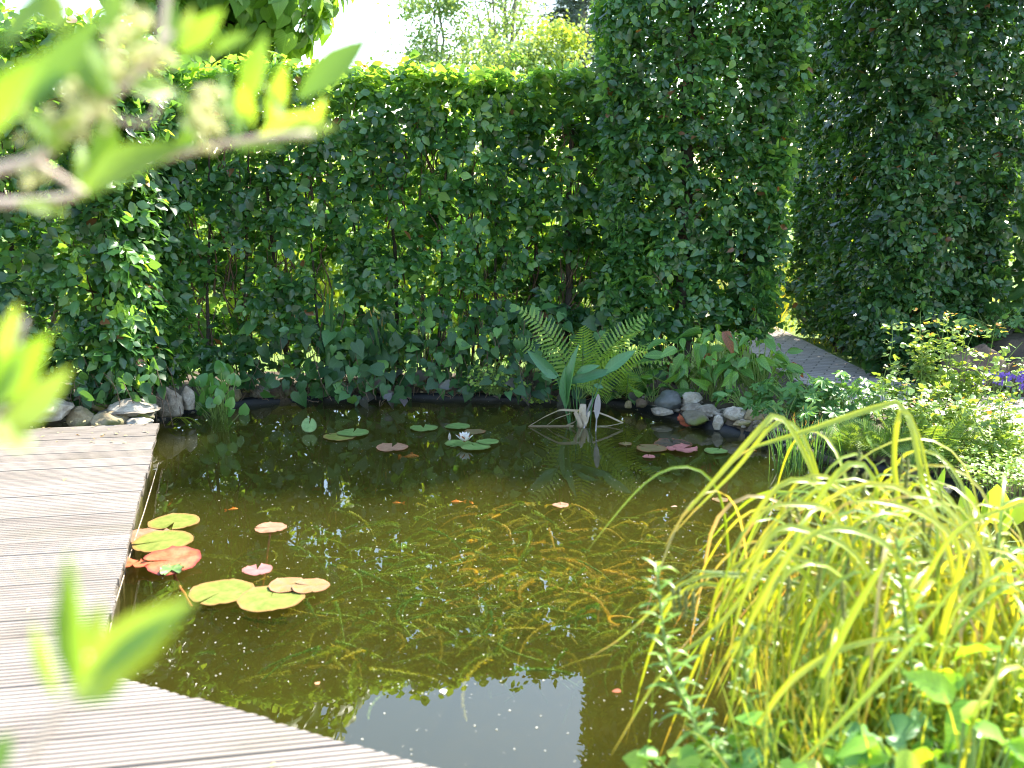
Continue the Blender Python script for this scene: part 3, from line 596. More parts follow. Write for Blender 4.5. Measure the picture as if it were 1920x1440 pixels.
# ---------------------------------------------------------------- stones
def ico(sub=3):
    import bmesh
    bm = bmesh.new(); bmesh.ops.create_icosphere(bm, subdivisions=sub, radius=1.0)
    V = np.array([v.co[:] for v in bm.verts]); F = [tuple(v.index for v in f.verts) for f in bm.faces]; bm.free(); return V, F
ICO_V, ICO_F = ico(4); ICO2_V, ICO2_F = ico(2)
def stone(name, label, c, dims, mat, rot=0, ang=.5, seed=None, group=None, cat='stone', tilt=0.0):
    """stone resting at c (its underside), dims = full width, depth, height; ang = how angular"""
    rs = np.random.default_rng(seed if seed is not None else int(abs(c[0] * 977 + c[1] * 331) * 10) % 99999)
    V = ICO_V.copy(); ang = ang * 1.25
    for _ in range(int(4 + 16 * ang)):
        n = nrm(rs.normal(0, 1, 3)); h = rs.uniform(.72, .93); d = V @ n; V = V - np.outer(np.maximum(d - h, 0), n) * (1.0 if ang > .3 else .6)
    V = V * (1 + (vnoise(V + rs.random(3) * 20, 1.6) - .5) * .28)[:, None] * (1 + (vnoise(V + rs.random(3) * 20, 5) - .5) * .12 + (vnoise(V + rs.random(3) * 20, 13) - .5) * .06)[:, None]
    V[:, 2] = np.maximum(V[:, 2], -.72)
    V = V * np.array(dims) / 2; ca, sa = math.cos(rot), math.sin(rot); ct, st = math.cos(tilt), math.sin(tilt)
    V = np.c_[V[:, 0] * ct - V[:, 2] * st, V[:, 1], V[:, 0] * st + V[:, 2] * ct]; V = np.c_[V[:, 0] * ca - V[:, 1] * sa, V[:, 0] * sa + V[:, 1] * ca, V[:, 2]]
    V[:, 2] -= V[:, 2].min(); b = Buf(); b.faces(V, ICO_F); o = b.build(name, mat); o.location = tuple(float(q) for q in c)
    return tag(o, label, cat, group)
def spx(px, pyb, Y, w, h, d=None):
    """stone from its photo position: centre px, bottom py, depth Y, width/height in px"""
    p0 = at(px, pyb, Y); k = Y / FPX * 1.02; return p0, (w * k, (d if d else w * .8) * k, h * k * 1.08)
G1 = 'stones at the end of the deck'; G2 = 'stones along the right bank of the pond'; G3 = 'low stones under the far bank plants'
L1 = [  # px, bottom py, Y, w, h, mat, ang, label
 (88, 812, 5.42, 92, 38, 'st_pale', .3, 'large whitish lilac boulder lying on the far end of the deck'),
 (15, 822, 5.36, 75, 36, 'st_buff', .35, 'pinkish stone half hidden by a blurred leaf at the left edge'),
 (153, 806, 5.5, 48, 38, 'st_buff', .5, 'tan angular stone between the whitish boulder and the egg shaped one'),
 (208, 806, 5.5, 64, 31, 'st_buff', .1, 'smooth yellowish egg shaped stone on the deck end'),
 (262, 803, 5.5, 44, 22, 'st_pale', .7, 'flat angular slab stone right of the egg shaped stone'),
 (268, 786, 5.6, 50, 18, 'st_moss', .7, 'flat greenish stone wedged under the thin slate'),
 (250, 776, 5.62, 84, 26, 'st_pale', .4, 'rough pale boulder on top of the thin slate'),
 (193, 772, 5.66, 40, 22, 'st_buff', .3, 'buff stone in the upper course under the hedge foliage'),
 (222, 742, 5.9, 52, 24, 'st_pale', .6, 'pale stone below the hedge corner, behind the slate'),
 (318, 780, 5.95, 52, 46, 'st_grey', .5, 'pitted round grey boulder at the dark corner of the water'),
 (354, 768, 6.05, 26, 38, 'st_pale', .5, 'upright pale stone at the dark corner of the water'),
 (296, 740, 6.1, 18, 26, 'st_grey', .5, 'small upright lilac grey stone behind the pitted boulder')]
for px, py, Y, w, h, mt, ag, lab in L1:
    p0, dm = spx(px, py, Y, w * 1.12, h * 1.22)
    p0[2] = max(p0[2], ZD + .003 if px < 150 else .0); stone('stone', lab, p0, dm, M[mt], rng.uniform(-.3, .3), ag, group=G1)
p0 = at(240, 772, 5.6); stone('slate', 'thin flat grey slate laid across the stones at the deck end', p0, (.36, .26, .028), M['st_grey'], .05, .9, group=G1)
L2 = [
 (1178, 765, 6.25, 14, 16, 'st_buff', .3, 'tiny buff pebble at the left end of the right bank stones'),
 (1202, 764, 6.2, 22, 20, 'boulder', .4, 'small rusty red stone beside the dark rounded stone'),
 (1254, 765, 6.1, 50, 38, 'st_dark', .15, 'dark slate blue rounded stone on the bank'),
 (1240, 778, 6.05, 44, 16, 'st_grey', .5, 'flat grey stone under the dark rounded stone'),
 (1296, 762, 6.1, 42, 30, 'st_pale', .6, 'whitish angular stone right of the dark rounded stone'),
 (1300, 776, 6.0, 50, 22, 'st_grey', .6, 'light grey flat stone below the whitish angular one'),
 (1324, 783, 5.9, 48, 28, 'st_grey', .6, 'slanting grey slab in the middle of the right bank'),
 (1304, 795, 5.85, 56, 30, 'st_moss', .3, 'mossy yellow green stone at the liner edge'),
 (1345, 805, 5.75, 22, 30, 'st_pale', .4, 'pale round stone half in the water'),
 (1378, 786, 5.75, 44, 26, 'st_pale', .5, 'smooth lilac white tilted stone'),
 (1397, 784, 5.75, 20, 14, 'st_grey', .3, 'little greenish grey pebble between two pale stones'),
 (1415, 792, 5.7, 40, 30, 'st_buff', .6, 'cream and orange angular stone beside the driftwood'),
 (1395, 798, 5.68, 40, 12, 'st_buff', .6, 'low cream stone just above the driftwood'),
 (1440, 788, 5.7, 26, 26, 'st_grey', .5, 'pinkish grey stone at the foot of the lobed leaves'),
 (1358, 793, 5.8, 20, 22, 'st_moss', .4, 'small dark stone behind the pale round one'),
 (1538, 828, 5.2, 36, 22, 'st_grey', .15, 'smooth oval grey stone under the lobed leaves'),
 (1564, 826, 5.15, 26, 26, 'st_pale', .5, 'white knobbly stone right of the smooth oval one'),
 (1500, 850, 5.05, 30, 12, 'st_moss', .5, 'dark wet stone at the waterline behind the small grass tuft'),
 (1790, 905, 4.75, 60, 26, 'st_moss', .5, 'brown wet stone under the ground cover'),
 (1730, 895, 4.8, 60, 22, 'st_moss', .5, 'dark brown stone left of the ground cover'),
 (1850, 935, 4.5, 60, 24, 'st_grey', .5, 'grey stone at the right waterline below the ground cover'),
 (1905, 950, 4.4, 60, 30, 'st_pale', .5, 'pale stone at the right frame edge by the water'),
 (1760, 925, 4.55, 50, 16, 'st_grey', .6, 'flat grey stone just above the right hand shallows'),
 (1890, 1075, 3.7, 60, 26, 'st_buff', .5, 'buff stone standing in the shallow water at the right')]
for px, py, Y, w, h, mt, ag, lab in L2:
    p0, dm = spx(px, py, Y, w, h); p0[2] = min(max(p0[2], -.05), .3); stone('stone', lab, p0, dm, M[mt], rng.uniform(-.3, .3), ag, group=G2)
ords = ['first', 'second', 'third', 'fourth', 'fifth', 'sixth', 'seventh', 'eighth', 'ninth', 'tenth', 'eleventh', 'twelfth', 'thirteenth', 'fourteenth']
xs_ = [388, 440, 488, 520, 545, 592, 655, 700, 770, 812, 850, 1100, 1135, 1150]
for i, px in enumerate(xs_):
    Y = float(np.interp(px, (380, 700, 1150), (6.42, 6.83, 6.62))); w = rng.uniform(30, 56); p0, dm = spx(px, 744, Y, w, rng.uniform(22, 34)); p0[2] = .02
    stone('stone', '%s stone from the left in the shaded row behind the far waterline' % ords[i], p0, dm, M[('st_moss', 'st_buff', 'st_grey', 'boulder')[i % 4]], rng.uniform(-.3, .3), .5, group=G3)
B3 = [(3.02, 6.38, .42, .34, .36, 'rounded brown granite boulder at the left end of the boulder row'), (3.42, 6.32, .5, .4, .33, 'broad brown granite boulder on top at the right edge'),
      (3.30, 6.22, .3, .24, .2, 'darker boulder under the broad one beside the blue flowers'), (3.92, 6.3, .55, .4, .38, 'brown boulder at the frame edge, right end of the row')]
for x, y, w, d_, h, lab in B3: stone('boulder', lab, (x, y, BANK + .03), (w, d_, h), M['boulder'], rng.uniform(-.4, .4), .35, group='boulders beside the brick path', cat='boulder')
# raised soil behind the boulders
b = Buf(); gx = np.linspace(2.95, 5.4, 40); gy = np.linspace(6.42, 8.6, 30); A, B_ = np.meshgrid(gx, gy); Z = .40 * np.clip((A - 2.95) / .35, 0, 1) * np.clip((B_ - 6.40) / .12, 0, 1) + (vnoise(np.stack([A, B_, A * 0], -1), 6) - .5) * .05
ii = np.arange(1200).reshape(30, 40); q = np.stack([ii[:-1, :-1], ii[:-1, 1:], ii[1:, 1:], ii[1:, :-1]], -1).reshape(-1, 4)
b.add(np.c_[A.ravel(), B_.ravel(), Z.ravel() + .03], q.ravel(), np.full(len(q), 4)); tag(b.build('raised_bed_soil', rock_mat('dark_soil', [(.04, .03, .02), (.10, .075, .05)], scale=8)), kind='structure')
# pebbles and crumbs packed between the stones
for lab_, pxs, Ys in (('crumbs of gravel packed between the right bank stones', (1170, 1600), ((1170, 1300, 1400, 1500, 1600), (6.3, 6.0, 5.75, 5.3, 5.05))), ('crumbs of gravel along the shaded far bank', (380, 1170), ((380, 700, 1170), (6.5, 6.85, 6.6))), ('crumbs of gravel between the stones at the deck end', (60, 380), ((60, 250, 380), (5.95, 5.9, 6.25)))):
    b = Buf()
    for i in range(260):
        px = rng.uniform(*pxs); Y = np.interp(px, *Ys) + rng.normal(.03, .08); x = at(px, 720, Y)[0]; s_ = .008 + .02 * rng.random() ** 2
        z = max(gz(x, Y), ZD if (px < 290 and Y < 5.42) else -1)
        if z < -.02: continue
        V = ICO2_V * (1 + .5 * (vnoise(ICO2_V + i, 1.4) - .5))[:, None] * np.array((1, .8, .6)) * s_ + (x, Y, z + s_ * .4); b.faces(V, ICO2_F, rng.random())
    if b.n: tag(b.build('gravel', M[('st_grey', 'st_moss', 'st_buff')[pxs[0] % 3]], smooth=False), lab_, 'gravel', kind='stuff')
# driftwood
p0, p1 = at(1392, 806, 5.72), at(1466, 818, 5.5); b = Buf(); Pq = wander(p0, p1, 10, .004); b.tube(Pq, np.array([.012, .03, .036, .034, .036, .03, .032, .026, .02, .008]), 9)
tag(b.build('driftwood', M['log']), 'split grey piece of driftwood lying on the right bank stones', 'driftwood')
p0, p1 = at(1480, 840, 5.25), at(1575, 868, 4.95); b = Buf(); b.tube(wander(p0, p1, 10, .004), np.array([.012, .026, .03, .03, .028, .03, .028, .024, .018, .006]), 9)
tag(b.build('driftwood', M['log']), 'dark wet stick along the liner behind the small grass tuft', 'driftwood')
# liner: a rubber edge standing up round the pond
def resample(P, step):
    P = np.array(P); d = np.r_[0, np.cumsum(np.linalg.norm(np.diff(P, axis=0), axis=1))]; s_ = np.arange(0, d[-1], step); return np.stack([np.interp(s_, d, P[:, j]) for j in range(P.shape[1])], 1)
sh = resample(POND[2:24], .03); T_ = nrm(np.gradient(sh, axis=0)); No = np.c_[T_[:, 1], -T_[:, 0]]
wob = (vnoise(np.c_[sh, sh[:, :1] * 0], 5) - .5) * .05 + (vnoise(np.c_[sh, sh[:, :1] * 0] + 9, 17) - .5) * .02
rows = []
for dz, do in ((-.25, .05), (-.02, .035), (.02, .03), (.036, .018), (.034, -.01), (.01, -.05)):
    q = sh + No * (do + wob)[:, None]; rows.append(np.c_[q, np.full(len(q), dz) + wob * .4])
# inward side is the water side
V = np.stack(rows, 1).reshape(-1, 3); k = 6; F = [(i * k + j, i * k + j + 1, (i + 1) * k + j + 1, (i + 1) * k + j) for i in range(len(sh) - 1) for j in range(k - 1)]
b = Buf(); b.faces(V, F); tag(b.build('pond_liner', M['liner']), 'black rubber liner edge showing along the far and right waterline', 'pond liner')

# ---------------------------------------------------------------- plant builders
def stalk(b, a, c, r, bow=.05, n=6, k=5):
    t = np.linspace(0, 1, n)[:, None]; P = np.array(a) * (1 - t) + np.array(c) * t; P[:, 2] += (np.sin(t * math.pi) * bow)[:, 0]
    b.tube(P, np.linspace(r, r * .7, n), k, cap=False); return P
def herb(name, label, base, n, rad, h, T, size, mat, stem_mat=None, group=None, cat='plant', up=.9, droop=.25, hmin=.3, jit=.5, sr=.003, zone=None):
    """a plant whose leaves sit on stalks that spring from the base"""
    root = thing(name, base, label, cat, group); b = Buf(); g = Buf()
    for i in range(n):
        a = rng.random() * 6.283; f = rng.random() ** .6; rr = rad * f; hh = h * (hmin + (1 - hmin) * rng.random()) * (1 - .35 * f * f)
        c = np.array(base) + (math.cos(a) * rr, math.sin(a) * rr * .8, hh)
        stalk(g, np.array(base) + rng.normal(0, rad * .12, 3) * (1, 1, 0), c, sr, .02, 5, 4)
        o = np.array((math.cos(a), math.sin(a), 0)); nn_ = nrm(np.array((0, 0, up)) + o * .5 + (0, -.35, 0) + rng.normal(0, jit, 3) * .5); d = nrm(o + np.array((0, 0, -droop)) + rng.normal(0, .35, 3))
        b.inst(T[rng.integers(len(T))], [c], nn_, d, size * rng.uniform(.6, 1.2))
    g.build('stems', stem_mat or M['greenstem'], root); b.build('leaves', mat, root); return root
def sword(name, label, base, n, h, w, spread, mat, group=None, cat='plant', lean=.2, droop=.15):
    root = thing(name, base, label, cat, group); b = Buf()
    for i in range(n):
        arching(np.array(base) + rng.normal(0, spread, 3) * (1, 1, 0), rng.random() * 6.28, h * rng.uniform(.6, 1.1), rng.uniform(0, lean), w, 9, droop * rng.uniform(.3, 2), b=b, wp=lambda t: np.minimum(1, .7 + t) * (1 - t ** 4) + .02)
    b.build('blades', mat, root); return root
def frond(b, g, base, az, L, lean, w, droop=.8, n=26, roll=False):
    P = [np.array(base, float)]; ang = lean; st = L / n
    for i in range(n): P.append(P[-1] + np.array((math.cos(az) * math.sin(ang), math.sin(az) * math.sin(ang), math.cos(ang))) * st); ang += droop * (i / n) * 3 / n
    P = np.array(P); g.tube(P, np.linspace(.003, .001, len(P)), 4, cap=False); T_ = nrm(np.gradient(P, axis=0)); side = np.array((-math.sin(az), math.cos(az), 0)); tw = rng.uniform(-.5, .5)
    side = nrm(np.cross(T_, np.array((.1, -1, .55)))) if roll else np.tile(side, (len(P), 1)); nn_ = nrm(np.cross(side, T_)); nn_ = np.where(nn_[:, 1:2] > .2, -nn_, nn_) if roll else nn_; nn_ = nn_ if roll else np.where(nn_[:, 2:3] < 0, -nn_, nn_)
    for i in range(4, len(P)):
        t = i / n; ww = w * math.sin(math.pi * min(1, .12 + t * .88)) ** .7 * (1 - .25 * t)
        for s_ in (-1, 1):
            d = nrm(side[i] * s_ + T_[i] * .45 + np.array((0, 0, -.12))); b.inst(T_FERN, [P[i]], nn_[i] + rng.normal(0, .1, 3), d, ww * rng.uniform(.9, 1.05), L / n * 2.1)
    return P
_rows = []
for i in range(9):
    y = .04 + i * .105; w_ = .17 * (1 - y ** 1.6) + .02; _rows.append((y, w_ if i % 2 else w_ * .55, y + .02))
T_FERN = template(_rows, .1, .1)
def fern(name, label, base, n, L, w, azr=(0, 6.28), lean=(.2, .9), mat='fern', group=None):
    root = thing(name, base, label, 'fern', group); b = Buf(); g = Buf()
    for i in range(n): frond(b, g, np.array(base) + rng.normal(0, .02, 3) * (1, 1, 0), rng.uniform(*azr), L * rng.uniform(.7, 1.1), rng.uniform(*lean), w, rng.uniform(.3, .8), roll=(i % 3 != 0))
    g.build('stalks', M['greenstem'], root); b.build('fronds', M[mat], root); return root

# ---------------------------------------------------------------- far bank, left to right
bp = lambda px, Y, z=None: np.array((at(px, 700, Y)[0], Y, BANK if z is None else z))
# round-leaved marginal standing in the dark corner
root = thing('marginal_water_plant', bp(405, 6.12, -.1), 'glossy round leaved water plant standing in the dark left corner of the pond', 'water plant'); b = Buf(); g = Buf()
for i in range(46):
    px = rng.normal(405, 24); py = rng.uniform(685, 775); c = at(np.clip(px, 352, 455), py, 6.12 + rng.normal(0, .08)); c[2] = max(c[2], .03)
    stalk(g, bp(405 + rng.normal(0, 8), 6.12, -.1), c, .005, .0, 5, 5); b.inst(T_ROUND[i % 3], [c - (0, 0, .03)], nrm(np.array((rng.normal(0, .5), -1, .6))), nrm(np.array((rng.normal(0, .5), 0, 1))), rng.uniform(.055, .085))
g.build('stems', M['greenstem'], root); b.build('leaves', M['hyacinth'], root)
root = thing('floating_stems', at(345, 782, 5.9), 'few arching green stems lying on the water before the pitted boulder', 'water plant'); b = Buf()
for i in range(9):
    a = at(318 + rng.normal(0, 5), 786, 5.85); c = at(rng.uniform(345, 385), rng.uniform(765, 792), 5.85); t = np.linspace(0, 1, 8)[:, None]; Pq = a * (1 - t) + c * t; Pq[:, 2] = .01 + .05 * np.sin(t[:, 0] * 3.14); b.ribbon(Pq, .008, r=rng.random())
b.build('stems', M['grass'], root)
sword('iris_clump', 'sword leaved iris clump in front of the hedge, left one of two', bp(612, 6.55), 7, .75, .035, .03, M['iris'], 'irises along the far bank')
sword('iris_clump', 'sword leaved iris clump in front of the hedge, right one of two, with bright base', bp(712, 6.6), 9, .55, .035, .03, M['iris'], 'irises along the far bank')
sword('iris_clump', 'faint iris blades inside the hedge foot right of centre', bp(865, 6.85), 10, .55, .03, .03, M['iris'], 'irises along the far bank')
# heart-leaved climbers along the bank
def bank_climber(name, label, px0, px1, py0, py1, n, mat, size, T=T_HEART, Y0=6.45, group='heart leaved climbers on the far bank', clumpy=True):
    c0 = bp((px0 + px1) / 2, Y0 + .1); root = thing(name, c0, label, 'climbing plant', group); b = Buf(); g = Buf(); P = []
    for i in range(n):
        px = rng.uniform(px0, px1); py = py0 + (py1 - py0) * rng.random() ** .8; Yb = Y0 + .10 * (px - 600) / 300 * (px < 950) + (742 - py) / 742 * .9
        P.append(at(px, py, Yb + rng.normal(0, .05)))
    P = np.array(P); P[:, 2] = np.maximum(P[:, 2], .04); N_ = np.tile((0, -1.0, .1), (len(P), 1))
    P[:, 1] += rng.normal(0, .08, len(P)); leafy(b, P, N_, size * rng.uniform(.8, 1.0), T, up=.45, jit=.75, droop=.9)
    for i in range(0, len(P), 3):
        a = P[i] + (rng.normal(0, .08), .05, 0); a[2] = BANK - .03; g.tube(wander(a, P[i] + (0, .02, 0), 7, .012), .0022, 4, cap=False)
    g.build('stems', M['twig'], root); b.build('leaves', mat, root)
bank_climber('ivy', 'heart leaved climber trailing over the bank left of the iris', 440, 600, 600, 735, 95, M['bindweed'], .10)
bank_climber('ivy', 'heart leaved climber between the two iris clumps', 600, 760, 590, 742, 130, M['bindweed'], .10)
bank_climber('ivy', 'thick heart leaved climber on the bank above the water lily flower', 760, 990, 560, 735, 240, M['bindweed'], .085)
bank_climber('purple_heart_leaf', 'purplish heart leaves low on the far bank', 660, 1190, 690, 748, 34, M['purple'], .085, group=None)
bank_climber('ivy', 'heart leaved climber behind the fern and the bare trunk', 980, 1240, 560, 735, 190, M['bindweed'], .095)
bank_climber('hedge_seedling', 'dark leafy shoots hanging over the stones at the left corner', 150, 300, 650, 742, 130, M['bindweed'], .085, T=T_OVAL, Y0=5.75, group=None)
herb('creeping_plant', 'small fresh green leafy plant hanging to the water right of the lily flower', bp(930, 6.52), 150, .22, .22, T_OVAL, .035, M['cover'], up=.5, sr=.0015)
herb('creeping_plant', 'little floating green sprigs before the arrow leaved plant', (*gp(1010, 757)[:2], .01), 60, .12, .06, T_OVAL, .028, M['cover'], up=.5, sr=.0015)
fern('fern', 'yellow green fern on the far bank behind the arrow leaved plant', bp(1088, 6.35), 13, .70, .14, lean=(.1, .85), group='ferns')
fern('fern', 'smaller fern drooping to the right of the arrow leaved plant', bp(1165, 6.36), 7, .42, .10, lean=(.5, 1.2), group='ferns')
# arrow-leaved plant with straw skirt in the water
tb = gp(1078, 792); root = thing('arrow_leaved_plant', (tb[0], tb[1], -.2), 'broad paddle leaved water plant rising from the pond before the fern', 'water plant'); b = Buf(); g = Buf()
Yt = tb[1]
for bx, by, tx, ty, w in ((1062, 770, 1071, 648, 22), (1045, 712, 992, 658, 23), (1062, 735, 1187, 690 - 35, 0), (1132, 700, 1187, 655, 25), (1064, 718, 1150, 690, 24), (1047, 704, 1016, 698, 20), (1080, 700, 1122, 683, 16), (1060, 760, 1052, 690, 16)):
    if w == 0: continue
    a, c = at(bx, by, Yt), at(tx, ty, Yt - .05); L = np.linalg.norm(c - a); side = (c - a); nn_ = nrm(np.array((-.2, -1, .55)))
    if w < 36 and abs(tx - bx) < 15: nn_ = nrm(np.array((-.8, -1, .1)))
    b.inst(T_LANCE[0], [a], nn_, c - a, L, w * Yt / FPX / .34); stalk(g, (tb[0] + rng.normal(0, .02), Yt, -.2), a, .006, .0)
for px in (1063, 1066, 1072, 1083): b.ribbon([at(px + 8, 790, Yt) * (1, 1, 1), at(px + 3, 750, Yt), at(px, 705, Yt)], [.012, .02, .01], r=.8)
b.inst(T_LANCE[0], [at(1112, 722, Yt)], (0, -1, .6), (1, 0, -.2), .07, .1); stalk(g, (tb[0] + .08, Yt, -.2), at(1113, 722, Yt), .004, 0)
g.build('stems', M['thalia'], root); b.build('leaves', M['thalia'], root)
root = thing('dead_reed_stubble', (*gp(1092, 795)[:2], -.05), 'bundle of dry straw coloured reed leaves bent into the water', 'dead leaves'); b = Buf()
for pts, w in (([(1085, 770), (1050, 768), (1020, 782), (992, 803)], 7), ([(992, 803), (1030, 805), (1075, 808)], 4), ([(1092, 770), (1080, 790), (1060, 812)], 9), ([(1078, 772), (1090, 800), (1098, 814)], 9), ([(1088, 765), (1098, 790), (1096, 812)], 12),
               ([(1112, 770), (1140, 780), (1168, 793)], 4), ([(1168, 793), (1140, 800), (1120, 810)], 3), ([(1104, 772), (1100, 795), (1094, 808)], 8), ([(1070, 775), (1042, 785), (1026, 797)], 5)):
    Pq = np.array([at(x, y, gp(x, 800)[1]) for x, y in pts]); Pq[:, 2] = np.maximum(Pq[:, 2], .004); tt = np.linspace(0, 1, len(Pq)); uu = np.linspace(0, 1, 12); Pq = np.stack([np.interp(uu, tt, Pq[:, j]) for j in range(3)], 1)
    b.ribbon(Pq, w * 6 / FPX, side=(.5, -.4, .6), r=rng.random())
b.tube([at(1090, 800, 5.95), at(1093, 758, 5.95)], [.032, .02], 7, r=.2); b.build('dead_leaves', M['straw'], root)
root = thing('dead_reed_leaf', (*gp(1118, 809)[:2], 0), 'pair of upright papery grey dead leaves standing in the water', 'dead leaves'); b = Buf()
Pq = np.array([gp(1117, 809), at(1119, 780, gp(1117, 809)[1]), at(1122, 735, gp(1117, 809)[1])]); Pq = resample(Pq, .015); nq = len(Pq); tt = np.linspace(0, 1, nq)
b.ribbon(Pq, .008 + .03 * np.sin(np.clip((tt - .35) / .65, 0, 1) * 3.14) ** .7, side=(1, .1, 0)); b.build('leaf', plain_mat('papery_leaf', (.26, .23, .23), (.42, .38, .38), tf=.2), root)
Pq = np.array([gp(1095, 803), at(1103, 775, 6.0), at(1112, 745, 6.0)]); Pq = resample(Pq, .015); nq = len(Pq); tt = np.linspace(0, 1, nq); b = Buf(); b.ribbon(Pq, .008 + .024 * np.sin(np.clip((tt - .35) / .65, 0, 1) * 3.14) ** .7, side=(1, .1, 0)); b.build('leaf', bpy.data.materials['papery_leaf'], root)
# paddle leaves on the stones
herb('plantain', 'small plant with a few upright paddle leaves left of the dark stone', (*at(1225, 740, 6.25)[:2], BANK), 9, .14, .22, T_LANCE, .15, M['dock'], up=.3, droop=-.6, group=None)
# docks
for px, Y, n, h, lab in ((1285, 6.3, 34, .42, 'broad crinkled dock plant above the pale stones, left of the group'), (1345, 6.2, 40, .5, 'crinkled dock plant with rust red lower leaves in the middle of the group'), (1420, 6.1, 42, .48, 'arching dock plant beside the path, right of the group')):
    herb('dock_plant', lab, bp(px, Y, BANK + .02), int(n * 1.5), .24, h, T_DOCK, .12, M['dock'], group='docks on the right bank', up=.5, droop=.5, jit=.7)
herb('leafy_herb', 'low soft green herb among the pale stones', bp(1395, 5.9, BANK + .02), 40, .16, .14, T_OVAL, .07, M['geranium'])
# lobed leaves
for px, Y, n, h, lab in ((1500, 5.75, 34, .30, 'lobed leaved plant beside the path, left of the three'), (1565, 5.5, 40, .32, 'lobed leaved plant in the middle of the three'), (1625, 5.55, 34, .30, 'lobed leaved plant right of the three, next to the roses'), (1478, 5.45, 22, .2, 'low lobed leaved plant above the driftwood')):
    herb('lobed_leaf_plant', lab, bp(px, Y, BANK + .02), n, .24, h, T_LOBED, .115, M['geranium'], group='lobed leaved plants on the right bank', jit=.6, droop=.35)
herb('lobed_leaf_plant', 'lobed leaved plant on top of the boulder bed', (3.3, 6.75, .42), 34, .3, .22, T_LOBED, .11, M['geranium'], group=None)
herb('lobed_leaf_plant', 'lobed leaved plant at the frame edge on the boulder bed', (3.75, 6.7, .42), 34, .3, .25, T_LOBED, .11, M['geranium'], group=None)
# ferns at right bank
for px, Y, lab, L in ((1640, 4.95, 'feathery fern below the lobed leaves on the right bank', .4), (1700, 4.85, 'feathery fern half behind the sedge on the right bank', .42), (1770, 4.7, 'sunlit fern in front of the roses', .42), (1590, 4.95, 'small fern over the white stone', .26)):
    fern('fern', lab, bp(px, Y, BANK), 9, L * .85, .085, lean=(.3, 1.1), mat='fern_low', group='ferns')
# roses: upright canes with leaflets and reddish tips
T_LEAFLET = T_OVAL
def rose(name, label, base, n, h, spread, size=.036, mat='rose', group='rose bushes by the path', per=26, cat='rose bush'):
    root = thing(name, base, label, cat, group); b = Buf(); g = Buf()
    for i in range(n):
        top = np.array(base) + (rng.normal(0, spread), rng.normal(0, spread * .7), h * rng.uniform(.55, 1.08)); P = wander(base, top, 9, .012); g.tube(P, np.linspace(.004, .0015, 9), 5, cap=False)
        for j in range(per):
            t = rng.uniform(.2, 1) ** .8; c = np.array([np.interp(t, np.linspace(0, 1, 9), P[:, k]) for k in range(3)]); a = rng.random() * 6.283
            ax = nrm(np.array((math.cos(a), math.sin(a), rng.uniform(-.1, .7)))); st = rng.uniform(.015, .07)
            tipc = t > .93; nn_ = nrm(np.array((0, 0, 1.0)) + rng.normal(0, .45, 3))
            for kk in range(3):
                dd = nrm(ax + np.cross(nn_, ax) * (kk - 1) * .9); b.inst(T_OVAL[rng.integers(4)], [c + ax * st * (.6 if kk != 1 else 1)], nn_, dd, size * rng.uniform(.6, 1.15) * (.6 if tipc else 1), r=(rng.uniform(.85, 1) if tipc and rng.random() < .6 else rng.uniform(0, .84)))
    g.build('stems', M['greenstem'], root); b.build('leaves', M[mat], root); return root
rose('rose_bush', 'rose bush with orange new tips in front of the brown boulders', (*bp(1800, 5.35)[:2], BANK), 18, .66, .13, per=28)
rose('rose_bush', 'single upright rose shoot with reddish tips against the dark hedge block', (*bp(1672, 5.35)[:2], BANK), 4, .60, .04, per=26)
rose('rose_bush', 'thin rose shoots between the single shoot and the big bush', (*bp(1735, 5.3)[:2], BANK), 7, .55, .08, per=24)
rose('rose_bush', 'low rose shoots in front of the sunlit bricks', (*bp(1800, 4.75)[:2], BANK), 8, .32, .14, per=20)
rose('rose_bush', 'rose shoots at the right frame edge before the path', (*bp(1900, 4.65)[:2], BANK), 8, .36, .12, per=20)
rose('rose_bush', 'rose shoots left of the sunlit bricks above the ferns', (*bp(1740, 4.9)[:2], BANK), 10, .42, .12, per=24)
# blue bellflowers
root = thing('blue_bellflower', (3.05, 6.05, BANK), 'low plant with violet blue flowers in front of the brown boulders', 'flowers'); b = Buf(); g = Buf(); VP = plain_mat('violet_petal', (.09, .05, .30), (.14, .09, .42), tf=.3)
for i in range(260): c = np.array((rng.normal(3.05, .18), rng.normal(6.02, .1), BANK + rng.uniform(.02, .14))); b.inst(T_OVAL[i % 4], [c], nrm(rng.normal(0, .4, 3) + (0, 0, 1)), rng.normal(0, 1, 3), .03)
for i in range(26):
    c = np.array((rng.normal(3.02, .17), rng.normal(5.98, .08), BANK + rng.uniform(.14, .24))); stalk(g, c - (0, 0, .14), c, .0015, 0)
    f = Buf()
    for k in range(5): a = k * 1.2566; f.inst(T_OVAL[0], [c], (math.cos(a) * -.3, -1, math.sin(a) * -.3 + .5), (math.cos(a), -.2, math.sin(a)), .024)
    f.build('flower', VP, root)
b.build('leaves', M['laurel'], root); g.build('stems', M['greenstem'], root)
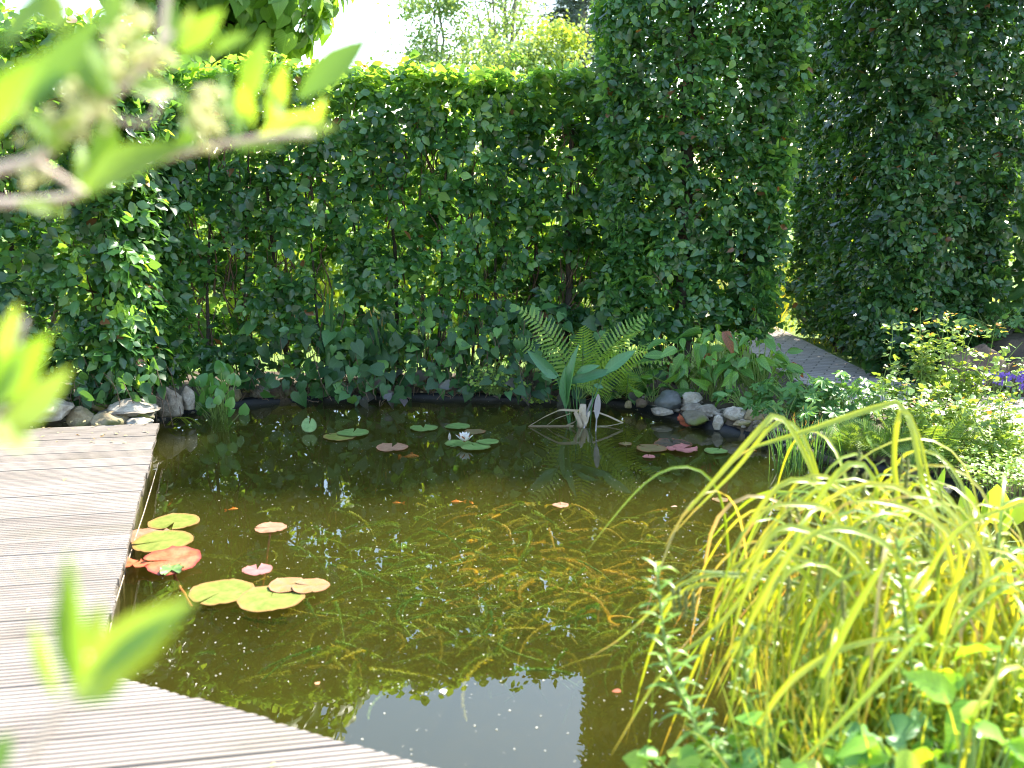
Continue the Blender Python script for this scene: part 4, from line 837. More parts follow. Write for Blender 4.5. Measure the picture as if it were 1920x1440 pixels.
# ground cover mats
def mat_plant(name, label, poly_px, h, n, size, mat, T=T_OVAL):
    pts = [gp(x, y, BANK + .02) for x, y in poly_px]; lo = np.min(pts, 0); hi = np.max(pts, 0); P = []; poly = np.array([q[:2] for q in pts])
    Q = lo[:2] + (hi[:2] - lo[:2]) * rng.random((n * 4, 2)); ins = np.zeros(len(Q), bool)
    for i in range(len(poly)):
        a, c = poly[i], poly[(i + 1) % len(poly)]; cnd = ((a[1] > Q[:, 1]) != (c[1] > Q[:, 1])); xx = (c[0] - a[0]) * (Q[:, 1] - a[1]) / (c[1] - a[1] + 1e-12) + a[0]; ins ^= cnd & (Q[:, 0] < xx)
    Q = Q[ins][:n]; z = BANK + (.35 + .65 * vnoise(np.c_[Q, Q[:, :1] * 0], 7)) * h * rng.uniform(.3, 1, len(Q)); P = np.c_[Q, z]
    root = thing(name, (*poly.mean(0), BANK), label, 'ground cover'); b = Buf(); leafy(b, P, np.tile((0, -.2, 1.0), (len(P), 1)), size, T, up=.6, jit=.5, droop=0)
    g = Buf()
    for q in P[::7]: g.tube([(q[0] + rng.normal(0, .02), q[1], BANK - .01), tuple(q)], [.002, .0012], 3, cap=False)
    g.build('stems', M['greenstem'], root); b.build('leaves', M[mat], root)
mat_plant('ground_cover', 'bright small leaved mat creeping over the right bank stones', [(1790, 905), (1830, 850), (1950, 830), (2050, 900), (1950, 935), (1850, 925)], .17, 2600, .024, 'cover')
mat_plant('ground_cover', 'small leaved mat between the roses and the ferns', [(1690, 860), (1720, 790), (1800, 800), (1960, 810), (1980, 850), (1830, 880), (1740, 885)], .15, 2200, .028, 'cover')
mat_plant('ground_cover', 'shaded low leaves under the hedge block beside the path', [(1640, 735), (1660, 700), (1780, 700), (1820, 735), (1740, 750)], .10, 700, .03, 'laurel')
herb('marsh_herb', 'small bright sprigs growing in the shallow water at the right', (*gp(1800, 1030)[:2], -.05), 60, .3, .16, T_OVAL, .04, M['cover'], up=.8)
# small grass tuft in the water
root = thing('grass_tuft', (*gp(1500, 885)[:2], -.05), 'small fine green grass tuft growing from the pond below the driftwood', 'grass tuft'); b = Buf()
for i in range(110):
    c = gp(1500 + rng.normal(0, 32), 890, -.05); arching((c[0], c[1] + rng.normal(0, .06), -.05), rng.random() * 6.28, rng.uniform(.2, .38), rng.uniform(0, .45), .006, 7, .5, b=b)
b.build('blades', M['iris'], root)
# pickerel weed: upright spear leaves in the right shallows
root = thing('pickerel_plant', (*gp(1820, 1060)[:2], -.05), 'upright bright spear leaved water plant in the right hand shallows', 'water plant'); b = Buf(); g = Buf()
for bx, by, tx, ty, w in ((1745, 945, 1763, 880, 36), (1815, 985, 1805, 915, 44), (1830, 990, 1826, 940, 20), (1838, 990, 1845, 925, 26), (1865, 985, 1868, 912, 54), (1882, 1000, 1892, 945, 24), (1905, 985, 1918, 930, 50), (1940, 990, 1952, 920, 50), (1690, 985, 1676, 930, 30), (1775, 1060, 1782, 985, 30), (1920, 1080, 1935, 1010, 40), (1985, 1010, 1990, 930, 50), (1690, 920, 1682, 975, 0)):
    if w == 0: continue
    Yq = 3.95 if by < 1020 else 3.5; a, c = at(bx, by, Yq), at(tx, ty, Yq); b.inst(T_LANCE[2], [a], nrm(np.array((rng.normal(0, .4), -1, .1))), c - a, np.linalg.norm(c - a) * 1.1, w * Yq / FPX / .34)
    r0 = np.array((a[0] + rng.normal(0, .03), Yq + .05, -.1)); g.tube(wander(r0, a, 6, .003), .005, 5, cap=False)
g.build('stems', M['greenstem'], root); b.build('leaves', M['pickerel'], root)

# ---------------------------------------------------------------- lily pads
def pad_mat(name, cols, edge=None, rough=.35):
    m, t, p, out = newmat(name); lc = node(t, 'ShaderNodeAttribute', attribute_name='lc'); tc = node(t, 'ShaderNodeTexCoord'); s_ = node(t, 'ShaderNodeSeparateXYZ'); t.links.new(lc.outputs['Vector'], s_.inputs[0])
    n1 = node(t, 'ShaderNodeTexNoise', Scale=26.0, Detail=7.0, Roughness=.65); t.links.new(tc.outputs['Object'], n1.inputs['Vector'])
    c = ramp(t, n1.outputs[0], [(.35, cols[0]), (.65, cols[1])]).outputs[0]
    ve = mth(t, 'GREATER_THAN', mth(t, 'SINE', mth(t, 'MULTIPLY', s_.outputs[1], 17.0)), .93); c = mixc(t, mth(t, 'MULTIPLY', ve, .35), c, mixc(t, 1.0, c, (.7, .75, .7), 'MULTIPLY'))
    if edge: c = mixc(t, ramp(t, s_.outputs[0], [(.84, (0, 0, 0)), (1.0, (1, 1, 1))]).outputs[0], c, edge)
    t.links.new(c, p.inputs['Base Color']); p.inputs['Roughness'].default_value = rough
    tr = node(t, 'ShaderNodeBsdfTranslucent'); t.links.new(c, tr.inputs[0]); mx = node(t, 'ShaderNodeMixShader'); mx.inputs[0].default_value = .2
    t.links.new(p.outputs[0], mx.inputs[1]); t.links.new(tr.outputs[0], mx.inputs[2]); t.links.new(mx.outputs[0], out.inputs['Surface']); return m
PM = dict(yg=pad_mat('pad_yellow_green', ((.15, .20, .035), (.27, .28, .07)), (.32, .18, .07)), g=pad_mat('pad_green', ((.12, .22, .06), (.2, .32, .10)), (.16, .2, .06)), pk=pad_mat('pad_pinkish', ((.27, .15, .09), (.40, .25, .17)), (.4, .2, .12)),
          red=pad_mat('pad_red', ((.42, .09, .04), (.55, .20, .09)), (.3, .05, .04)), rose=pad_mat('pad_rose', ((.36, .13, .13), (.48, .22, .20)), (.35, .15, .12)), dk=pad_mat('pad_dark', ((.07, .05, .04), (.12, .09, .07)), (.2, .08, .05), .2), mix=pad_mat('pad_mixed', ((.25, .20, .06), (.36, .20, .12)), (.45, .22, .12)), ol=pad_mat('pad_olive', ((.13, .15, .05), (.24, .15, .09)), (.25, .1, .05)))
def pad(label, px, py, wpx, hpx=None, mat='yg', notch=R(90), tilt=0.0, tdir=0.0, z=.006, stem=None, nw=.16, group='lily pads', wob=1.0, sink=0):
    c = gp(px, py, z); c2 = gp(px + 10, py, z); k = abs(c2[0] - c[0]) / 10; r = wpx * k / 2
    n = 40; V = [(0, 0, .0)]; lc_ = [(0, 0, 0)]; F = []; ph = rng.random() * 9
    for ring, f in ((0, .5), (1, .85), (2, 1.0)):
        for i in range(n + 1):
            a = notch + nw / 2 + (2 * math.pi - nw) * i / n; rr = r * f * (1 + .025 * math.sin(a * 3 + ph) * wob + .012 * math.sin(a * 11 + ph) * wob)
            zz = (.0012 * math.sin(a * 5 + ph) * wob * f + (.0016 * math.sin(a * 2 + ph) + .001) * f * wob)
            V.append((math.cos(a) * rr, math.sin(a) * rr, zz + (.003 * wob if ring == 2 and i % 9 == 4 else 0))); lc_.append((f, a, 0))
    for i in range(n): F.append((0, 1 + i, 2 + i))
    for ring in (0, 1):
        o_ = 1 + ring * (n + 1)
        for i in range(n): F.append((o_ + i, o_ + n + 1 + i, o_ + n + 2 + i, o_ + i + 1))
    V = np.array(V); m3 = np.array(Matrix.Rotation(tilt, 3, Vector((math.cos(tdir), math.sin(tdir), 0)))); V = V @ m3.T
    if tilt: V[:, 2] += max(0, -V[:, 2].min()) + .002 - sink
    nV = len(V); V = np.r_[V, V - (0, 0, .0022)]; F2 = F + [tuple(i + nV for i in f)[::-1] for f in F]
    b = Buf(); b.faces(V, F2, rng.random(), np.array(lc_ + lc_)); o = b.build('lily_pad', PM[mat]); o.location = tuple(float(q) for q in c); tag(o, label, 'lily pad', group)
    if stem:
        g = Buf(); P = wander((0, 0, -.004), stem[:3], 8, .004); g.tube(P, stem[3] if len(stem) > 3 else .004, 6, cap=False); s_ = g.build('stem', M['redstem']); s_.parent = o
    return o
FAR = 'lily pads in the shaded far water'; NEAR = 'lily pads in the sun beside the deck'; RIG = 'wilted lily pads on the right'
pad('green pad overlapping its neighbour, left of the pale pink pad in the far water', 662, 811, 60, mat='g', group=FAR, z=.010)
pad('paler green pad tucked under its darker neighbour in the far water', 637, 818, 62, mat='yg', group=FAR, notch=2.5)
pad('small upright tilted yellow green pad at the left of the far water', 580, 809, 28, mat='g', tilt=1.1, tdir=.2, group=FAR, nw=.3)
pad('green pad alone, behind and left of the white flower', 794, 802, 52, mat='g', notch=1.7, nw=.35, group=FAR)
pad('green pad straight behind the white flower', 858, 799, 48, mat='g', notch=3.0, group=FAR)
pad('pale pink pad with a yellow corner, left of the flower', 735, 838, 60, mat='pk', notch=1.5, nw=.35, group=FAR)
pad('green pad directly below the white flower', 860, 831, 52, mat='g', notch=4.0, group=FAR)
pad('largest green pad in front of the flower', 892, 837, 56, mat='g', notch=2.0, group=FAR, z=.009)
pad('narrow green pad at the right of the flower', 914, 828, 42, mat='g', notch=.3, group=FAR, z=.012)
pad('faint dark green pad half sunk behind the flower', 890, 809, 40, mat='ol', notch=.3, group=FAR, z=.003)
pad('pink brown fallen pad lying alone in mid pond', 1051, 947, 30, mat='pk', group=FAR, nw=.1)
pad('blood pink small pad below the brown green one on the right', 1217, 856, 24, mat='rose', group=RIG)
pad('olive brown pad at the left of the right hand cluster', 1222, 840, 58, mat='ol', notch=2.5, group=RIG)
pad('salmon pink pad with a ragged edge in the right hand cluster', 1280, 841, 58, mat='rose', notch=.6, nw=.6, group=RIG, z=.01, wob=2)
pad('wet dark purple pad behind the salmon one', 1262, 832, 72, mat='dk', group=RIG, z=.004, wob=2)
pad('dull green pad at the right end of the right hand cluster', 1342, 845, 44, mat='g', notch=1, group=RIG)
pad('small dark red green pad left of the right hand cluster', 1172, 832, 24, mat='ol', group=RIG)
pad('crumpled orange brown pad beside the mossy stone', 1290, 795, 44, mat='red', tilt=.25, tdir=.5, wob=3, group=RIG)
pad('faint submerged grey green pad in front of the sedge', 1350, 937, 30, mat='ol', z=.003, group=RIG)
pad('yellow green pad with a notch at the front, topmost near the deck', 327, 978, 93, mat='yg', notch=-1.5, nw=.3, group=NEAR, stem=(-.02, -.05, -.4))
pad('orange pink pad pushed under the yellow green ones by the deck', 276, 1003, 84, mat='pk', notch=.2, group=NEAR, z=.003)
pad('big yellow green pad with a slit on its left, beside the deck', 306, 1017, 110, mat='yg', notch=3.6, nw=.12, group=NEAR, z=.016, tilt=.03, tdir=0)
pad('large red orange pad tilted out of the water beside the deck', 322, 1060, 104, mat='red', tilt=.16, tdir=.15, notch=3.3, group=NEAR, wob=2, stem=(.12, -.16, -.1, .007))
pad('crumpled crimson pad against the deck edge', 250, 1064, 64, mat='red', tilt=.16, tdir=2.6, wob=3, group=NEAR)
pad('small green pad caught on the red pads', 322, 1072, 44, mat='g', tilt=.12, wob=3, nw=1.3, notch=5, group=NEAR, z=.012)
pad('pale pink pad alone above its red stem', 508, 989, 59, mat='pk', notch=3.3, group=NEAR, stem=(-.02, -.22, -.35, .005))
pad('rose pink pad with a heart notch at the back', 482, 1068, 56, mat='rose', notch=1.7, nw=.35, group=NEAR)
pad('big yellow green pad at the left of the front group', 415, 1109, 120, mat='yg', notch=-2.0, nw=.10, group=NEAR, z=.008)
pad('biggest yellow green pad, lowest in the front group', 508, 1121, 124, mat='yg', notch=1.7, nw=.08, group=NEAR, z=.013)
pad('yellow and pink pad at the back of the front group', 540, 1096, 72, mat='mix', notch=.3, nw=.15, group=NEAR, z=.018)
pad('pink rimmed pad at the right end of the front group', 583, 1098, 70, mat='mix', notch=2.9, group=NEAR, z=.022)
# white lily flower
fc = gp(871, 829, .02); root = thing('water_lily_flower', fc, 'open white water lily flower on its pads', 'flower'); b = Buf(); g = Buf(); s_ = Buf()
TP = template([(.15, .14, .15), (.4, .2, .4), (.7, .17, .7), (.9, .09, .9)], .6, -.25)
for ring, (n, el, L) in enumerate(((6, R(28), .058), (8, R(48), .055), (7, R(66), .048))):
    for i in range(n):
        a = i * 6.283 / n + ring * .4; d = np.array((math.cos(a) * math.cos(el), math.sin(a) * math.cos(el), math.sin(el))); nn_ = np.array((-math.cos(a) * math.sin(el), -math.sin(a) * math.sin(el), math.cos(el)))
        b.inst(TP, [fc + d * .006], nn_, d, L, L)
for i in range(4):
    a = i * 1.57 - 1.9; el = R(40); d = np.array((math.cos(a) * math.cos(el), math.sin(a) * math.cos(el), math.sin(el))); nn_ = np.array((-math.cos(a) * math.sin(el), -math.sin(a) * math.sin(el), math.cos(el)))
    s_.inst(TP, [fc + d * .004 - nn_ * .003], nn_, d, .052, .054)
for i in range(24): a = rng.random() * 6.28; c = fc + np.array((math.cos(a) * .008, math.sin(a) * .008, .01)); g.tube([c, c + (math.cos(a) * .004, math.sin(a) * .004, .016)], .0012, 4)
b.build('petals', plain_mat('white_petal', (.72, .70, .68), (.85, .83, .80), rough=.5, tf=.35), root); s_.build('sepals', plain_mat('red_brown_sepal', (.30, .10, .04), (.4, .16, .07)), root); g.build('stamens', plain_mat('stamen', (.7, .45, .05), (.8, .6, .1)), root)
b = Buf(); b.inst(T_LANCE[0], [gp(843, 826, 0)], (0, -1, .1), (0, 0, 1), .045, .05); tag(b.build('lily_bud', M['st_pale']), 'tiny closed bud tip standing left of the white flower', 'bud')
# small things floating
for lab, px, py, s, mt in (('tiny rust red leaf scrap floating below the weeds', 1165, 1297, .028, (.35, .10, .05)), ('small orange leaf scrap floating near the deck corner', 598, 1283, .02, (.6, .3, .15)), ('whitish leaf scrap floating over the sky reflection edge', 829, 1292, .026, (.6, .6, .55)), ('pale leaf scrap floating by the left deck edge', 296, 880, .03, (.5, .5, .4)), ('brown leaf scrap floating right of centre near the sedge', 1270, 950, .03, (.35, .22, .15)), ('pale green leaf scrap floating left near the deck', 210, 1108, .03, (.3, .38, .12)), ('small orange scrap floating at the right by the driftwood', 1414, 845, .025, (.7, .25, .05))):
    b = Buf(); c = gp(px, py, .004); b.inst(T_OVAL[0], [c], (0, 0, 1), (rng.normal(), rng.normal(), 0), s, s * 1.3); tag(b.build('leaf_scrap', plain_mat('scrap', mt, mt, tf=.2)), lab, 'leaf')
b = Buf(); m_ = 10000; P = np.c_[rng.uniform(-2.2, 2.6, m_), 1.5 + 5.2 * rng.random(m_), np.full(m_, .0015)]; k = (pond_sd(P[:, :2]) < -.03) & (vnoise(P + 3, 1.2) * .7 + rng.random(m_) * .6 > .5); P = P[k]
dk = np.array([np.dot(q[:2], bd) > u_end(np.dot(q[:2], bn_)) + .02 for q in P]); P = P[dk]
dt = template([(.2, .4, .2), (.7, .4, .7)], 0, 0); a = rng.random(len(P)) * 6.28; b.inst(dt, P, (0, 0, 1), np.c_[np.cos(a), np.sin(a), a * 0], .0015 + .005 * rng.random(len(P)) ** 3.5)
tag(b.build('floating_specks', plain_mat('pollen_speck', (.45, .44, .36), (.62, .6, .5), tf=.2)), 'pollen and dust specks floating on the water', 'specks', kind='stuff')
# cord lying in the water along the deck
b = Buf(); Pq = np.array([gp(x, y, .003) for x, y in ((297, 868), (285, 910), (270, 960), (250, 1020), (232, 1080), (214, 1140), (204, 1190))]); b.tube(resample(Pq, .05), .002, 5); tag(b.build('cord', M['straw']), 'pale thin cord lying on the water along the deck edge', 'cord')
# goldfish
def fish(label, px, py, L, head, z=-.10):
    c = gp(px, py, 0); c = c + (c - CP) / -(c - CP)[2] * (-z) * 1.0; b = Buf(); n = 12; t = np.linspace(0, 1, n); hd = np.array((math.cos(head), math.sin(head), 0)); P = c + hd * ((.5 - t) * L)[:, None] + np.array((-hd[1], hd[0], 0)) * (np.sin(t * 4) * .04 * L)[:, None]
    b.tube(P, L * (.015 + .14 * np.sin(np.clip(t * 1.15, 0, 1) * 3.14) ** .8 * (1 - .3 * t)), 8, r=.5); fm = bpy.data.materials.get('goldfish_skin') or plain_mat('goldfish_skin', (.75, .14, .02), (.85, .28, .04), rough=.3)
    o = b.build('goldfish', fm); tag(o, label, 'fish', 'goldfish'); e = P[-1]; g = Buf()
    for s_ in (-1, 1): g.inst(T_OVAL[0], [e], (-hd[1], hd[0], 0), -hd + np.array((0, 0, .55 * s_)), L * .3, L * .25)
    g.inst(T_OVAL[0], [P[4] + (0, 0, L * .1)], (-hd[1], hd[0], 0), -hd * .6 + np.array((0, 0, .6)), L * .2, L * .3); g.build('fins', fm).parent = o
fish('orange goldfish just under the surface below the pale pink pad', 770, 856, .10, .1, -.09); fish('small goldfish to the left of mid pond, under the reflections', 745, 943, .05, 3.0, -.07)
fish('small bright goldfish in mid pond, left of a second one', 857, 941, .06, 3.2, -.05); fish('small bright goldfish in mid pond, pointing down', 884, 943, .04, -1.2, -.04); fish('faint goldfish in open water above the pale pink pad', 436, 955, .05, .4, -.05)
# ---------------------------------------------------------------- submerged weed
b = Buf(); Twd = template([(.4, .24, .4)], .1, .3)
def weed_area():
    while True:
        px = rng.uniform(330, 1500); py = rng.uniform(930, 1440); w_ = math.exp(-((px - 1000) / 330) ** 2 - ((py - 1090) / 125) ** 2)
        w_ = max(w_, .2 * math.exp(-((px - 740) / 230) ** 2 - ((py - 1170) / 110) ** 2), .5 * math.exp(-((px - 1400) / 200) ** 2 - ((py - 1130) / 170) ** 2))
        w_ *= min(1, max(0, (1290 - py) / 90))
        if rng.random() < w_: return px, py
for i in range(1700):
    px, py = weed_area(); tz = -.035 - .27 * rng.random(); c = gp(px, py, tz)
    if pond_sd(c[None, :2])[0] > -.15: continue
    az = rng.normal(math.pi * (1 if rng.random() < .65 else 0), .7); L = rng.uniform(.06, .26); n = 14; tt = np.linspace(0, 1, n); bend = rng.normal(0, 1.3)
    th = az + bend * tt; st = L / n; P = np.cumsum(np.c_[np.cos(th), np.sin(th), -.15 - .9 * tt ** 1.5 * rng.uniform(.1, .9)] * st, 0) + c; P[:, 2] = np.minimum(P[:, 2], -.006)
    r_ = np.clip(rng.normal(.4, .3) + (.2 if px > 850 and py < 1130 else -.1), 0, 1); b.tube(P, np.linspace(.002, .003, n), 4, r=r_, cap=False)
    m_ = int(L * 800); u = rng.random(m_) * (n - 1); i0 = u.astype(int); fz = (u - i0)[:, None]; Q = P[i0] * (1 - fz) + P[np.minimum(i0 + 1, n - 1)] * fz; Tn = nrm(P[np.minimum(i0 + 1, n - 1)] - P[i0] + 1e-6)
    rd = rng.normal(0, 1, (m_, 3)); rd = nrm(rd - Tn * np.sum(rd * Tn, 1, keepdims=True)); sz = rng.uniform(.009, .016) * (1 - .3 * u / n); b.inst(Twd, Q, Tn + .3 * rd, rd * .9 - Tn * .35, sz, sz * .9, r=np.full(m_, r_))
tag(b.build('pond_weed', M['weed']), 'bristly amber and green weed drifting under the surface', 'pond weed', kind='stuff')

# ---------------------------------------------------------------- big drooping sedge at the right
SB = np.array((1.10, 2.42, .0))
def spl(pts, n=22):
    P = np.array(pts, float); t = np.r_[0, np.cumsum(np.linalg.norm(np.diff(P, axis=0), axis=1) + 1e-6)]; t /= t[-1]; Q = []
    for u in np.linspace(0, 1, n):
        i = min(np.searchsorted(t, u, 'right') - 1, len(P) - 2); s_ = (u - t[i]) / (t[i + 1] - t[i]); p0 = P[max(i - 1, 0)]; p1 = P[i]; p2 = P[i + 1]; p3 = P[min(i + 2, len(P) - 1)]
        Q.append(.5 * ((2 * p1) + (-p0 + p2) * s_ + (2 * p0 - 5 * p1 + 4 * p2 - p3) * s_ ** 2 + (-p0 + 3 * p1 - 3 * p2 + p3) * s_ ** 3))
    return np.array(Q)
root = thing('drooping_sedge', SB, 'big clump of drooping sedge with arching yellow green blades in the right foreground', 'sedge'); b = Buf()
HERO = [  # root -> tip in photo px, depth root, depth tip, width m, tone
 ([(1560, 1230), (1575, 1050), (1530, 900), (1490, 815), (1455, 778), (1415, 815), (1340, 900), (1275, 975), (1245, 1030)], 2.5, 2.35, .019, .5),
 ([(1580, 1240), (1570, 1060), (1520, 850), (1478, 790), (1440, 805), (1380, 880), (1300, 960), (1255, 1010)], 2.55, 2.5, .015, .45),
 ([(1760, 1260), (1745, 1020), (1720, 850), (1695, 765), (1650, 762), (1500, 812), (1400, 845), (1340, 900)], 2.4, 2.5, .020, .4),
 ([(1600, 1250), (1590, 1050), (1545, 920), (1470, 905), (1400, 990), (1365, 1080), (1330, 1150)], 2.4, 2.3, .016, .55),
 ([(1640, 1260), (1640, 1040), (1640, 900), (1590, 870), (1520, 960), (1470, 1080), (1440, 1200)], 2.3, 2.2, .015, .3),
 ([(1700, 1280), (1690, 1000), (1676, 860), (1690, 770), (1720, 810), (1745, 920), (1765, 1040)], 2.35, 2.35, .018, .5),
 ([(1650, 1300), (1560, 1160), (1480, 1040), (1430, 1075), (1340, 1180), (1270, 1230), (1215, 1300), (1145, 1418)], 2.2, 2.05, .012, .35),
 ([(1640, 1300), (1560, 1140), (1470, 1060), (1400, 1180), (1375, 1300), (1362, 1420), (1358, 1500)], 2.2, 2.0, .012, .4),
 ([(1600, 1300), (1540, 1130), (1420, 1080), (1300, 1085), (1240, 1130), (1160, 1200), (1100, 1235)], 2.3, 2.3, .012, .5),
 ([(1660, 1280), (1600, 1050), (1560, 960), (1480, 945), (1430, 960), (1380, 1030)], 2.2, 2.15, .016, .65),
 ([(1680, 1290), (1620, 1060), (1500, 990), (1440, 1010), (1390, 1130), (1365, 1240)], 2.1, 2.0, .016, .5),
 ([(1750, 1300), (1700, 1100), (1660, 1020), (1560, 990), (1480, 1040), (1400, 1180), (1340, 1300)], 2.0, 1.95, .014, .45),
 ([(1690, 1400), (1760, 1200), (1800, 1050), (1770, 990), (1700, 950), (1600, 940), (1540, 980)], 2.1, 2.1, .017, .6),
 ([(1800, 1400), (1850, 1200), (1860, 1080), (1820, 1000), (1760, 940), (1700, 930), (1640, 950)], 2.1, 2.1, .017, .6),
 ([(1720, 1420), (1610, 1290), (1700, 1150), (1790, 1000), (1900, 950), (2000, 930)], 2.0, 2.0, .012, .3),
 ([(1540, 1270), (1600, 1150), (1660, 1050), (1670, 1040)], 1.75, 1.75, .015, .15),
 ([(1500, 1430), (1600, 1330), (1700, 1220), (1790, 1100), (1850, 1060)], 1.75, 1.8, .011, .1),
 ([(1420, 1360), (1480, 1280), (1560, 1225), (1640, 1200), (1730, 1190)], 1.9, 1.9, .014, .5),
 ([(1640, 1260), (1600, 1000), (1560, 900), (1500, 900), (1470, 950), (1440, 1020), (1420, 1100)], 2.4, 2.4, .014, .7)]
for pts, y0, y1, w, tone in HERO:
    n = len(pts); Pq = spl([at(x, y, y0 + (y1 - y0) * i / (n - 1)) for i, (x, y) in enumerate(pts)], 26); t = np.linspace(0, 1, 26); b.ribbon(Pq, w * (np.minimum(1, .6 + 1.2 * t) * (1 - t ** 4) + .03), side=nrm(np.cross(np.gradient(Pq, axis=0), (.3, -1, .9))), fold=.25, r=tone)
for i in range(300):
    a = rng.normal(math.pi * 1.04, .75) if rng.random() < .88 else rng.random() * 6.283; c = SB + np.array((rng.normal(0.05, .17), rng.normal(0, .13), 0)); L = rng.uniform(.6, 1.35)
    arching(c, a, L, rng.uniform(.02, .34), rng.uniform(.008, .015), 26, rng.uniform(.75, 1.05), r=rng.random() ** 1.2, b=b, face=True, kink=rng.uniform(.42, .62))
for i in range(45):
    c = SB + np.array((rng.normal(.6, .2), rng.normal(.02, .15), 0)); arching(c, rng.random() * 6.28, rng.uniform(.2, .42), rng.uniform(.05, .4), rng.uniform(.009, .016), 16, rng.uniform(.8, 1.8), r=rng.random(), b=b, face=True)
b.build('blades', M['sedge'], root)
# hanging flower spikes on thin arching stems
TS = template([(.2, 1.0, .2), (.5, 1.1, .5), (.8, .8, .8)], 0, 0)
def spike(x, y, L, Yq, stem_from=None):
    g = Buf(); c = at(x, y, Yq); n = 9; t = np.linspace(0, 1, n); Lm = L * Yq / FPX; P = c + np.c_[.03 * t ** 2 * rng.normal(0, .6), t * 0, -t * Lm]; g.tube(P, .0038 * (np.sin(np.clip(t * .92 + .08, 0, 1) * 3.14) ** .35), 7, r=rng.random())
    m_ = int(Lm * 1900); u = rng.random(m_); Q = np.stack([np.interp(u, t, P[:, j]) for j in range(3)], 1); a = rng.random(m_) * 6.28; rd = np.c_[np.cos(a), np.sin(a), -.5 - a * 0]; g.inst(Twd, Q + rd * .003, (0, 0, 1), rd, .0065, .006)
    g.build('flower_spike', M['spike'], root); return c
ss = Buf()
for x, y, L, Yq in ((1478, 930, 70, 2.4), (1492, 935, 60, 2.4), (1560, 985, 110, 2.3), (1575, 960, 130, 2.3), (1595, 1000, 120, 2.25), (1612, 845, 95, 2.5), (1622, 885, 60, 2.5), (1692, 855, 140, 2.45), (1703, 860, 100, 2.45), (1716, 895, 70, 2.45), (1732, 970, 110, 2.3), (1745, 985, 90, 2.3), (1505, 1000, 80, 2.3),
                    (1520, 1010, 90, 2.3), (1640, 990, 130, 2.2), (1655, 1010, 110, 2.2), (1262, 1098, 55, 2.25), (1272, 1100, 58, 2.25), (1287, 1105, 60, 2.25), (1300, 1108, 62, 2.25), (1772, 1010, 100, 2.2), (1835, 1030, 120, 2.2), (1540, 1040, 90, 2.15), (1688, 1000, 90, 2.2), (1580, 1090, 100, 2.1), (1870, 1000, 100, 2.3), (1480, 1080, 80, 2.2), (1453, 1000, 60, 2.4)):
    c = spike(x, y, L, Yq); r0 = SB + np.array((rng.normal(.1, .1), rng.normal(0, .1), 0)); top = c + (rng.uniform(.01, .06), 0, rng.uniform(.02, .06)); ss.tube(spl([r0, r0 * .45 + top * .55 + (.06, 0, .12), top, c], 14), np.linspace(.002, .0012, 14), 4, cap=False)
ss.build('spike_stalks', M['greenstem'], root)

# loosestrife-like shoot standing in front of the sedge
def shoot(label, pts, Y0, Y1, nl, L, name='willow_leaved_shoot', group='willow leaved shoots'):
    n = len(pts); P = spl([at(x, y, Y0 + (Y1 - Y0) * i / (n - 1)) for i, (x, y) in enumerate(pts)], 20); P = np.r_[P[:1] - (0, 0, max(0, P[0][2] + .1)), P] if P[0][2] > 0 else P
    root = thing(name, P[0], label, 'plant', group); g = Buf(); g.tube(P, np.linspace(.005, .0025, len(P)), 6); b = Buf()
    for i in range(nl):
        t = .12 + .88 * i / nl; c = np.array([np.interp(t, np.linspace(0, 1, len(P)), P[:, j]) for j in range(3)]); a = i * 2.4; d = nrm(np.array((math.cos(a), math.sin(a) * .8, .35 + .5 * t))); l = L * rng.uniform(.75, 1.2) * (1.15 - .5 * t)
        m_ = 7; tt = np.linspace(0, 1, m_); Q = c + d * (tt * l)[:, None]; Q[:, 2] -= tt ** 2 * l * rng.uniform(.2, .75); b.ribbon(Q, .013 * (np.sin(np.clip(tt * .9 + .06, 0, 1) * 3.14) ** .7) + .0006, fold=.25, r=rng.random())
    g.build('stem', M['greenstem'], root); b.build('leaves', M['willow'], root)
shoot('tall willow leaved shoot left of the sedge, leaning over the water', [(1400, 1470), (1340, 1400), (1290, 1330), (1255, 1240), (1240, 1150), (1232, 1055)], 1.95, 2.15, 58, .085)
shoot('short willow leaved side shoot at the foot of the tall one', [(1420, 1480), (1350, 1420), (1310, 1370), (1290, 1330)], 1.9, 1.95, 22, .06)
shoot('willow leaved shoot half hidden under the sedge blades', [(1440, 1400), (1400, 1290), (1395, 1200), (1400, 1160)], 2.1, 2.1, 24, .06)
shoot('willow leaved shoot glinting white among the sedge', [(1720, 1330), (1700, 1180), (1690, 1080), (1680, 1010)], 2.0, 2.0, 40, .06)

# leafy marsh plants filling the near right corner
herb('marsh_marigold', 'round leaved marsh plant at the very bottom, right of the sky reflection', (*at(1330, 1440, 1.95)[:2], .0), 60, .16, .26, T_ROUND, .05, M['marsh'], up=1.2, jit=.8, sr=.004, group='round leaved marsh plants')
herb('marsh_marigold', 'round leaved marsh plant at the bottom under the sedge blades', (*at(1480, 1440, 1.9)[:2], .02), 70, .2, .30, T_HEART, .055, M['marsh'], up=1.2, jit=.8, sr=.004, group='round leaved marsh plants')
herb('marsh_marigold', 'dark round leaved marsh plant in the bottom middle of the right corner', (*at(1620, 1440, 1.85)[:2], .05), 70, .22, .32, T_ROUND, .06, M['geranium'], up=1.2, jit=.8, sr=.004, group='round leaved marsh plants')
herb('marsh_dock', 'big bright dock leaves at the right frame edge', (*at(1860, 1400, 1.9)[:2], .05), 20, .25, .42, T_DOCK, .13, M['marsh'], up=.9, jit=.8, sr=.005, group=None)
herb('marsh_dock', 'low broad leaves in the bottom right corner', (*at(1800, 1470, 1.7)[:2], .05), 60, .25, .38, T_DOCK, .10, M['marsh'], up=.9, jit=.8, sr=.005, group=None)
